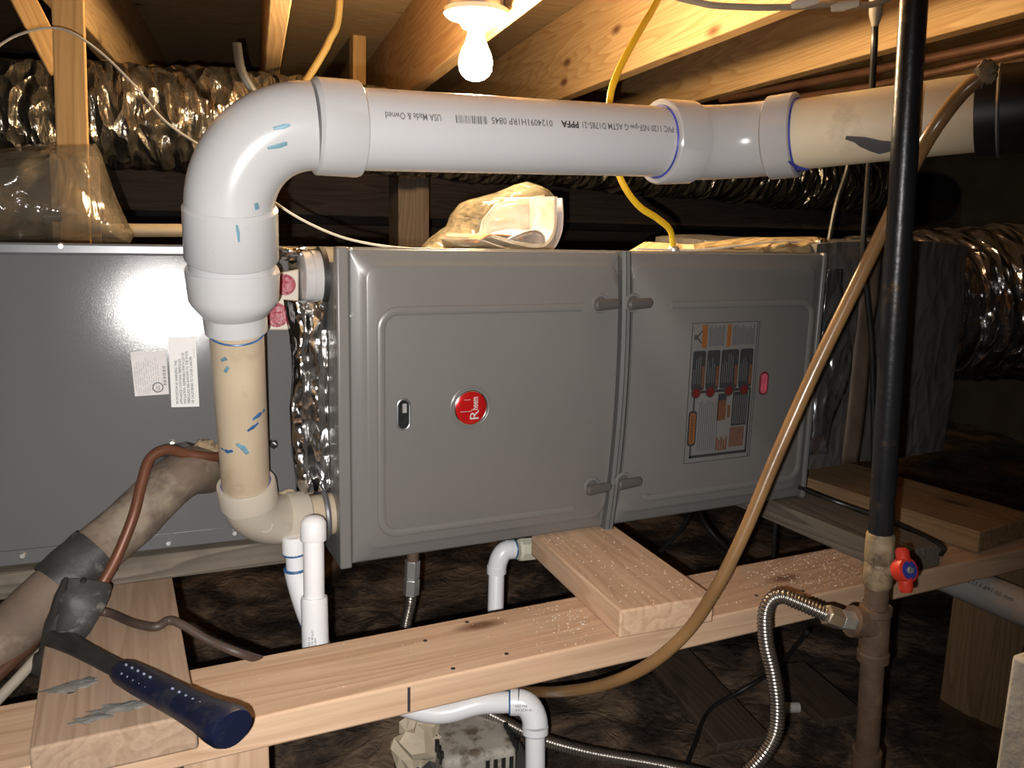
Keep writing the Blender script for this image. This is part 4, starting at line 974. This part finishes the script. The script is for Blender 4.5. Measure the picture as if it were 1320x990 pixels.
MB().tube(spline([A(905, -150, 1.30), A(866, -45, 1.24), A(846, 3, 1.22), A(820, 48, 1.19), A(797, 92, 1.17), A(786, 130, 1.15), A(788, 180, 1.13), A(800, 230, 1.12), A(822, 264, 1.12), A(848, 282, 1.125), A(864, 297, 1.13), A(868, 322, 1.135)], 8), 0.0058, 12, True, flat=(0.7, (0, 1, 0))).build('jacket', M_YEL, yc)
p = A(868, 322, 1.135); MB().fitting([(p + V((0, 0, 0.006)), 0.007), (p + V((0, 0, 0.002)), 0.010), (p + V((0, 0, -0.006)), 0.010)], 12).build('clamp', M_SCREW, yc)
o = MB().tube(spline([A(440, -120, 2.05), A(437, 15, 2.05), A(425, 52, 2.05), A(410, 80, 2.05), A(392, 108, 2.05)], 6), 0.0085, 10).build('power_cable', M_YELD); tag(o, 'old yellow cable hanging behind the pipe elbow', 'cable')
o = MB().tube(spline([A(-60, 110, 1.34), A(0, 58, 1.34), A(35, 41, 1.34), A(70, 36, 1.34), A(98, 45, 1.34), A(135, 72, 1.35), A(175, 112, 1.35), A(215, 158, 1.36), A(270, 195, 1.37)], 8), 0.0017, 8).build('bell_wire', M_WIRE); tag(o, 'thin grey wire arching across the upper left post', 'wire')
o = MB().tube(spline([A(345, 255, 1.24), A(385, 281, 1.22), A(430, 302, 1.20), A(470, 313, 1.18), A(520, 320, 1.16), A(580, 322, 1.15)], 8), 0.0018, 8).build('bell_wire', M_WWIRE); tag(o, 'thin pale wire sagging onto the furnace top', 'wire')
o = MB().tube(spline([A(820, 321, 1.13), A(900, 322, 1.14), A(960, 316, 1.15), A(1000, 312, 1.16), A(1060, 312, 1.17)], 8), 0.0018, 8).build('bell_wire', M_WWIRE); tag(o, 'thin pale wire lying along the insulation on the furnace top', 'wire')
o = MB().tube(spline([A(790, -150, 1.04), A(845, -25, 1.02), A(900, 3, 1.0), A(960, 9, 0.98), A(1020, 9, 0.96), A(1075, 5, 0.95), A(1130, 4, 0.93), A(1165, -30, 0.92), A(1200, -160, 0.95)], 8), 0.0045, 10).build('grey_cable', M_WIRE); tag(o, 'grey cable running along the top edge beneath the joists', 'cable')
for px, py, lab in ((1034, 4, 'pale cable staple left of the hanging black cord'), (1085, 8, 'wider pale cable clamp beside the hanging black cord')):
    o = MB().tube([C(px - 14, py + 3, 1.05), C(px, py, 1.045), C(px + 22, py - 4, 1.04)], [0.004, 0.0065, 0.004], 10).build('cable_clamp', M_WWIRE); tag(o, lab, 'clamp')
cord = thing('hanging_cord', 'black cord with a plug hanging beside the gas pipe', 'cord')
MB().tube(spline([A(1128, 30, 1.0), A(1127, 60, 1.0), A(1124, 120, 1.02), A(1121, 200, 1.04), A(1117, 260, 1.06), A(1113, 320, 1.07), A(1118, 380, 1.075), A(1124, 450, 1.075), A(1126, 540, 1.075), A(1127, 640, 1.07)], 8), 0.0052, 10).build('cable', M_BLACKC, cord)
MB().fitting([(A(1130, -25, 0.99), 0.011), (A(1129, 18, 0.995), 0.010), (A(1128, 34, 1.0), 0.005)], 10).build('plug', M_WIRE, cord)
o = MB().tube(spline([A(1098, 190, 1.3), A(1090, 225, 1.3), A(1078, 262, 1.3), A(1068, 312, 1.3)], 6), 0.005, 8).build('black_cable', M_BLACKC); tag(o, 'short black cable dropping behind the pipe left of the cord', 'cable')
for pts, lab in (([PZ(838, 722, -0.62), PZ(862, 700, -0.60), PZ(885, 672, -0.57), A(897, 640, 1.35)], 'black cable under the furnace left of the brown hose'),
                 ([A(900, 640, 1.4), PZ(905, 668, -0.58), PZ(930, 700, -0.62), PZ(970, 725, -0.68), PZ(1010, 745, -0.75)], 'black cable under the furnace right of the brown hose'),
                 ([A(1003, 640, 1.15), A(999, 680, 1.12), A(996, 740, 1.12), A(990, 830, 1.1)], 'black cable hanging straight down left of the gas pipe'),
                 ([A(1030, 628, 1.095), A(1075, 646, 1.02), A(1150, 672, 0.95), A(1212, 702, 0.83), A(1213, 716, 0.826)], 'thin black cable lying along the right boards'),
                 ([PZ(1040, 815, -0.60), PZ(1000, 862, -0.74), PZ(960, 888, -0.80), PZ(915, 915, -0.82), PZ(895, 960, -0.82), PZ(880, 1000, -0.82)], 'black cable lying across the ground sheet')):
    o = MB().tube(spline(pts, 8), 0.0036, 8).build('black_cable', M_BLACKC); tag(o, lab, 'cable')
o = MB().tube([A(930, 128, 2.0), A(1120, 92, 1.45), A(1345, 44, 1.02)], 0.0098, 14).build('copper_pipe', M_COPPER2); tag(o, 'upper copper pipe running under the right joist', 'pipe')
o = MB().tube([A(930, 140, 1.95), A(1120, 112, 1.42), A(1345, 62, 1.02)], 0.0080, 14).build('copper_pipe', M_COPPER2); tag(o, 'lower copper pipe running under the right joist', 'pipe')
o = MB().tube([A(120, 297, 1.62), A(305, 297, 1.62)], 0.0115, 16).build('cream_pipe', plain('old_cream_pipe', (0.27, 0.21, 0.13), 0.55)); tag(o, 'cream pipe running behind the coil cabinet top', 'pipe')
fp = thing('waste_pipe', 'grey-white waste pipe under the beam at far right', 'pipe')
w0, w1 = V((1.297, 1.60, -0.585)), V((1.303, 0.50, -0.585)); wd_ = (w1 - w0).normalized()
wp = MB().tube([w0, w1], 0.0300, 28).build('pipe', M_PVCD, fp)
wt = -(w0 + w1) / 2; wt = (wt - wd_ * wt.dot(wd_)).normalized(); wn = wt.cross(wd_)
if wn.z < 0: wn = -wn
s0 = 1.60 - 0.868
text_mesh('4223 F-891-00 mm', 0.011, lambda u, v: w0 + wd_ * (s0 + u * 1.0) + (wt * math.cos((v + 0.002) / 0.030) + wn * math.sin((v + 0.002) / 0.030)) * 0.0302, 'pipe_lettering', M_INK, wp)

# ------------------------------------------------------------------ plenum, ducts and insulation
ple = thing('supply_plenum', 'supply plenum wrapped in dull black foil insulation right of the furnace', 'plenum')
mb = MB(); X0, X1, Y0, Y1, Z0, Z1 = 1.137, 1.54, 1.13, 1.62, -0.435, -0.010
def face(o_, u_, v_, nu, nv):
    b0_ = len(mb.v)
    for j in range(nv + 1):
        for i in range(nu + 1):
            p = V(o_) + V(u_) * (i / nu) + V(v_) * (j / nv)
            c_ = V(((X0 + X1) / 2, (Y0 + Y1) / 2, (Z0 + Z1) / 2)); d = (p - c_).normalized()
            p = p + d * (0.008 * nz(p, 7, 2) + 0.003 * nz(p, 22, 5))
            if p.z > -0.03: p.z -= 0.02 * ((p.x - c_.x) / 0.2) ** 4 * 0.3
            mb.v.append(p)
    for j in range(nv):
        for i in range(nu): a = b0_ + j * (nu + 1) + i; mb.f.append((a, a + 1, a + nu + 2, a + nu + 1))
dx_, dy_, dz_ = X1 - X0, Y1 - Y0, Z1 - Z0
face((X0, Y0, Z0), (dx_, 0, 0), (0, 0, dz_), 40, 40); face((X0, Y1, Z0), (dx_, 0, 0), (0, 0, dz_), 40, 40)
face((X0, Y0, Z0), (0, dy_, 0), (0, 0, dz_), 40, 40); face((X1, Y0, Z0), (0, dy_, 0), (0, 0, dz_), 40, 40)
face((X0, Y0, Z1), (dx_, 0, 0), (0, dy_, 0), 40, 40); face((X0, Y0, Z0), (dx_, 0, 0), (0, dy_, 0), 40, 40)
mb.build('wrap', M_WRAP, ple, sharp=70)
mb = MB()
for j in range(25):
    z = -0.425 + 0.40 * j / 24
    for i in range(5):
        x = 1.226 + 0.045 * i / 4 + 0.004 * nz((0, 0, z), 6, i * 0.1); mb.v.append(V((x, 1.108 - 0.004 * nz((x, 0, z), 14, 2), z)))
for j in range(24):
    for i in range(4): a = j * 5 + i; mb.f.append((a, a + 1, a + 6, a + 5))
o = mb.build('plenum_strip', M_BRSTRIP, ple); so = o.modifiers.new('thickness', 'SOLIDIFY'); so.thickness = 0.004  # brown vertical strip on the plenum front
mb = MB()
for j in range(31):
    z = -0.40 + 0.34 * j / 30
    for i in range(9):
        x = 1.143 + (0.06 + 0.02 * math.sin(z * 20)) * i / 8; mb.v.append(V((x, 1.108 - 0.007 * nz((x, 0, z), 40, 2), z)))
for j in range(30):
    for i in range(8): a = j * 9 + i; mb.f.append((a, a + 1, a + 10, a + 9))
o = mb.build('foil_patch', foil('dull_foil', (0.40, 0.41, 0.43), 0.22, 34, 0.9, (1, 1, 0.4), 0.9), ple); so = o.modifiers.new('thickness', 'SOLIDIFY'); so.thickness = 0.002

def flexduct(path, r, name, mat, label, pitch=0.045, amp=0.045, nzamp=0.10, seg=44):
    d = [0.0]
    for i in range(1, len(path)): d.append(d[-1] + (path[i] - path[i - 1]).length)
    L = d[-1]; n = int(L / pitch * 8); out = []; rs = []; j = 0
    for i in range(n + 1):
        s = L * i / n
        while j < len(d) - 2 and d[j + 1] < s: j += 1
        out.append(path[j].lerp(path[j + 1], (s - d[j]) / max(1e-9, d[j + 1] - d[j])))
        rs.append(r * (1 + amp * abs(math.sin(math.pi * s / pitch)) + 0.03 * nz((s, 0, 0), 5, 1)))
    o = MB().tube(out, rs, seg, True, jitter=lambda p: r * (nzamp * nz((p.x * 0.6, p.y, p.z), 14, 2) + nzamp * 0.6 * nz(p, 34, 3))).build(name, mat, None, sharp=60)
    return tag(o, label, 'duct')
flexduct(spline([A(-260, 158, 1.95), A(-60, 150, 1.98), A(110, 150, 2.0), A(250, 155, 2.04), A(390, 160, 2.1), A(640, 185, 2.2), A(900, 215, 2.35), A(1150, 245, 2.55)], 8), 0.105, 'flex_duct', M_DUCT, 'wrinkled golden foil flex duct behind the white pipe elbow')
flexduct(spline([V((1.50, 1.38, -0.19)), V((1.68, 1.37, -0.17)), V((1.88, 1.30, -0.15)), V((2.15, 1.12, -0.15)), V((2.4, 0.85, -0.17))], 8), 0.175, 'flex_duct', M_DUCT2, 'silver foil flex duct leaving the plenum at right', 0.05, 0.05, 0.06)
def pillow(outline, y, thick, name, mat, parent=None, n=10, amp=0.012, nsc=14, seed=1):
    P0 = densify([(A(px, py, y).x, A(px, py, y).z) for px, py in outline], 0.012)
    cx_ = sum(p[0] for p in P0) / len(P0); cz_ = sum(p[1] for p in P0) / len(P0)
    mb = MB(); m_ = len(P0)
    for sgn in (-1, 1):
        base = len(mb.v)
        for k in range(n + 1):
            s = 1 - k / n * 0.97; bulge = math.sqrt(max(0, 1 - s ** 2.6)) * thick / 2
            for x, z in P0:
                q = V((cx_ + (x - cx_) * s, y + sgn * bulge, cz_ + (z - cz_) * s))
                a_ = amp * min(1, k / 2.0)
                q += V((0.5 * a_ * nz(q, nsc, seed + 5), sgn * a_ * (nz(q, nsc, seed) + 0.6 * nz(q, nsc * 2.6, seed + 2)), 0.5 * a_ * nz(q, nsc, seed + 9)))
                mb.v.append(q)
        for k in range(n):
            for i in range(m_):
                a = base + k * m_ + i; b2 = base + k * m_ + (i + 1) % m_; mb.f.append((a, b2, b2 + m_, a + m_))
        mb.f.append(tuple(base + n * m_ + i for i in range(m_)))
    return mb.build(name, mat, parent, sharp=60)
o = pillow([(806, 330), (840, 312), (900, 316), (950, 311), (985, 306), (1050, 305), (1062, 330), (950, 331)], 1.24, 0.20, 'insulation_batt', M_BATT, None, 8, 0.010, 30); tag(o, 'tan foil-faced insulation strip lying on the furnace top', 'insulation')
o = MB().blob(A(1056, 316, 1.16), (0.014, 0.014, 0.011), 0.7, 3, 4, 18, 12).build('foil_scrap', M_FOIL); tag(o, 'crumpled foil lump at the top right furnace corner', 'foil')

# ------------------------------------------------------------------ upper left: post, bag, strap
o = board('post', A(76.5, -360, 1.47), A(98, 316, 1.47), 0.043, 0.038, W_POST, upv=(0, 1, 0)); tag(o, 'warm lit wooden post standing on the coil cabinet', 'post')
o = board('brace', A(-55, -165, 1.75), A(78, 92, 1.75), 0.040, 0.038, W_POST, upv=(0, 1, 0)); tag(o, 'slanting wooden brace behind the post at upper left', 'brace')
bag = pillow([(-90, 313), (-80, 225), (-20, 196), (40, 186), (124, 185), (131, 200), (150, 255), (172, 303), (168, 313), (60, 314)], 1.46, 0.26, 'plastic_bag', M_FILM, None, 10, 0.016, 13, 3); tag(bag, 'clear plastic bag draped around the foot of the post', 'bag')
o = board('cardboard_sheet', A(96, 200, 1.53), A(100, 312, 1.53), 0.07, 0.006, M_CARD, upv=(0, 1, 0), bevel=0.001); tag(o, 'brown cardboard sheet inside the clear plastic bag', 'cardboard')
pc = MB().tube([A(54, 279, 1.36), A(78, 279, 1.36)], 0.0075, 14).build('black_cap', M_RUBBER); tag(pc, 'small black cap inside the clear plastic bag', 'black_cap')  # short black cylinder standing for a cap
o = MB().tube(spline([A(305, 55, 1.85), A(312, 92, 1.84), A(335, 130, 1.84)], 6), 0.009, 8, True, flat=(0.25, (0, 1, 0))).build('hanger_strap', M_BLACKC); tag(o, 'black hanger strap around the foil duct', 'strap')

# ------------------------------------------------------------------ manual in its bag on the furnace
MY = 1.36
man = thing('manual', 'rolled white paper manual on the furnace top', 'manual')
def sheetU(pts, y0, y1, th, name, mat, skew=0.0):
    P0 = spline([V((A(px, py, MY).x, 0, A(px, py, MY).z)) for px, py in pts], 6); mb = MB()
    for i, p in enumerate(P0):
        a = P0[max(0, i - 1)]; b2 = P0[min(len(P0) - 1, i + 1)]; t = (b2 - a).normalized(); nn = V((-t.z, 0, t.x)) * th
        mb.v += [V((p.x, y0, p.z)), V((p.x + skew, y1, p.z)), V((p.x + skew, y1, p.z)) + nn, V((p.x, y0, p.z)) + nn]
    for i in range(len(P0) - 1):
        for k in range(4): a = i * 4 + k; b2 = i * 4 + (k + 1) % 4; mb.f.append((a, b2, b2 + 4, a + 4))
    mb.f += [(0, 1, 2, 3), tuple(len(mb.v) - 4 + k for k in (3, 2, 1, 0))]
    return mb.build(name, mat, man, sharp=60)
sheetU([(606, 309), (640, 320), (680, 326), (697, 320), (707, 300), (709, 280), (708, 256)], MY - 0.05, MY + 0.10, 0.002, 'cover', M_PAGE2, -0.02)
sheetU([(622, 306), (650, 314), (680, 318), (693, 312), (701, 298), (703, 280), (703, 254)], MY - 0.045, MY + 0.10, 0.006, 'pages', M_PAGE, -0.03)
sheetU([(640, 308), (662, 299), (676, 297), (685, 303), (686, 312), (676, 318), (655, 314), (640, 308)], MY - 0.048, MY + 0.08, 0.0012, 'rolled_page', M_PAGE2, -0.02)
for k in range(3):
    sheetU([(644 + 3 * k, 308), (663, 301 + k), (675, 299.5 + 1.5 * k), (682 - k, 304), (682 - 2 * k, 311), (674, 316 - k), (657, 313)], MY - 0.046, MY + 0.08, 0.0008, 'rolled_page', M_PAGE2, -0.02)
mb = MB(); pg = [(618, 304), (622, 284), (640, 262), (702, 251), (703, 300), (690, 314)]
p3 = [A(px, py, MY + 0.015 + 0.03 * (710 - px) / 90) for px, py in pg]; m_ = len(p3)
mb.add(p3 + [p + V((0, 0.004, 0)) for p in p3], [tuple(range(m_)), tuple(reversed(range(m_, 2 * m_)))] + [(i, i + m_, (i + 1) % m_ + m_, (i + 1) % m_) for i in range(m_)])
mb.build('open_page', M_PAGE, man)
mb = MB()
for k, (px, py) in enumerate(((618, 306), (640, 306))):
    pass
sheetU([(604, 312), (620, 303), (645, 304), (662, 308)], MY - 0.04, MY + 0.02, 0.002, 'orange_page', plain('orange_page', (0.62, 0.26, 0.10), 0.6), 0)
o = pillow([(536, 331), (556, 309), (582, 292), (588, 275), (603, 258), (640, 248), (664, 238), (680, 234), (698, 240), (708, 252), (712, 285), (706, 315), (694, 332)], MY, 0.19, 'plastic_bag', M_FILM2, None, 9, 0.010, 24, 6); tag(o, 'clear plastic bag around the manual on the furnace top', 'bag')

# ------------------------------------------------------------------ condensate pump and ground clutter
pump = thing('condensate_pump', 'dirty off-white condensate pump on the ground', 'pump')
pc_ = C(617, 962, 1.24); pz = pc_.z + 0.012
rot = Matrix.Rotation(math.radians(-8), 3, 'Z')
MB().box((pc_.x, pc_.y + 0.03, (pz + GZ) / 2 - 0.006), (0.112, 0.118, pz - GZ - 0.0), rot).build('motor_cover', M_PUMP, pump, bevel=0.012, seg=3)
MB().box((pc_.x - 0.0, pc_.y + 0.05, GZ + 0.012), (0.20, 0.15, 0.05), rot).build('tank', M_DARKPL, pump, bevel=0.008)
for k in range(7):
    for s in (-1, 1):
        q = V((pc_.x, pc_.y + 0.03, 0)) + rot @ V((s * 0.0555 if s < 0 else 0.0555, -0.045 + 0.015 * k, 0)); MB().box((q.x, q.y, pz - 0.010), (0.006, 0.006, 0.018), rot).build('vent_slot', M_GASKET, pump)
for k in range(4):
    q = V((pc_.x, pc_.y + 0.03, 0)) + rot @ V((0.010 + 0.012 * k, -0.0585, 0)); MB().box((q.x, q.y, pz - 0.028), (0.006, 0.004, 0.022), rot).build('vent_slot', M_GASKET, pump)
c = C(540, 950, 1.25)
o = MB().blob((c.x, c.y, c.z - 0.008), (0.038, 0.028, 0.040), 0.6, 2.4, 4, 12, 8).build('torn_cardboard', M_CREAMBOX, None, smooth=False); tag(o, 'torn cream cardboard scrap hanging below the beam', 'cardboard')
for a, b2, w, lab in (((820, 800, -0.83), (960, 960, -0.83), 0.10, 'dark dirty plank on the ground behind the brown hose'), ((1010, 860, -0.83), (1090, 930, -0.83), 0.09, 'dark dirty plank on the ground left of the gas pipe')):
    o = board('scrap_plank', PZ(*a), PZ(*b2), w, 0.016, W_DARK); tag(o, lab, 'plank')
o = MB().tube([PZ(1010, 912, -0.815), PZ(1030, 912, -0.815)], 0.009, 12).build('pipe_offcut', M_PVCD); tag(o, 'small white pipe offcut on the ground by the corrugated connector', 'pipe')
for k, (px, py) in enumerate(((280, 760), (360, 780), (740, 905), (860, 940), (960, 690))):
    pass

# ------------------------------------------------------------------ origins at each thing's base, and lift to ground level
bpy.context.view_layer.update()
for o in list(S.objects):
    if o.parent or o.type not in ('EMPTY', 'MESH'): continue
    if o.type == 'EMPTY' and o.location.length < 1e-6:
        pts = [v.co for ch in o.children for v in ch.data.vertices]
        base = V(((min(p.x for p in pts) + max(p.x for p in pts)) / 2, (min(p.y for p in pts) + max(p.y for p in pts)) / 2, min(p.z for p in pts)))
        o.location = base
        for ch in o.children: ch.location = ch.location - base
    elif o.type == 'MESH' and o.location.length < 1e-6 and o.data.users == 1:
        pts = [v.co for v in o.data.vertices]
        base = V((sum(p.x for p in pts) / len(pts), sum(p.y for p in pts) / len(pts), min(p.z for p in pts)))
        o.data.transform(Matrix.Translation(-base)); o.location = base
    o.location.z += H
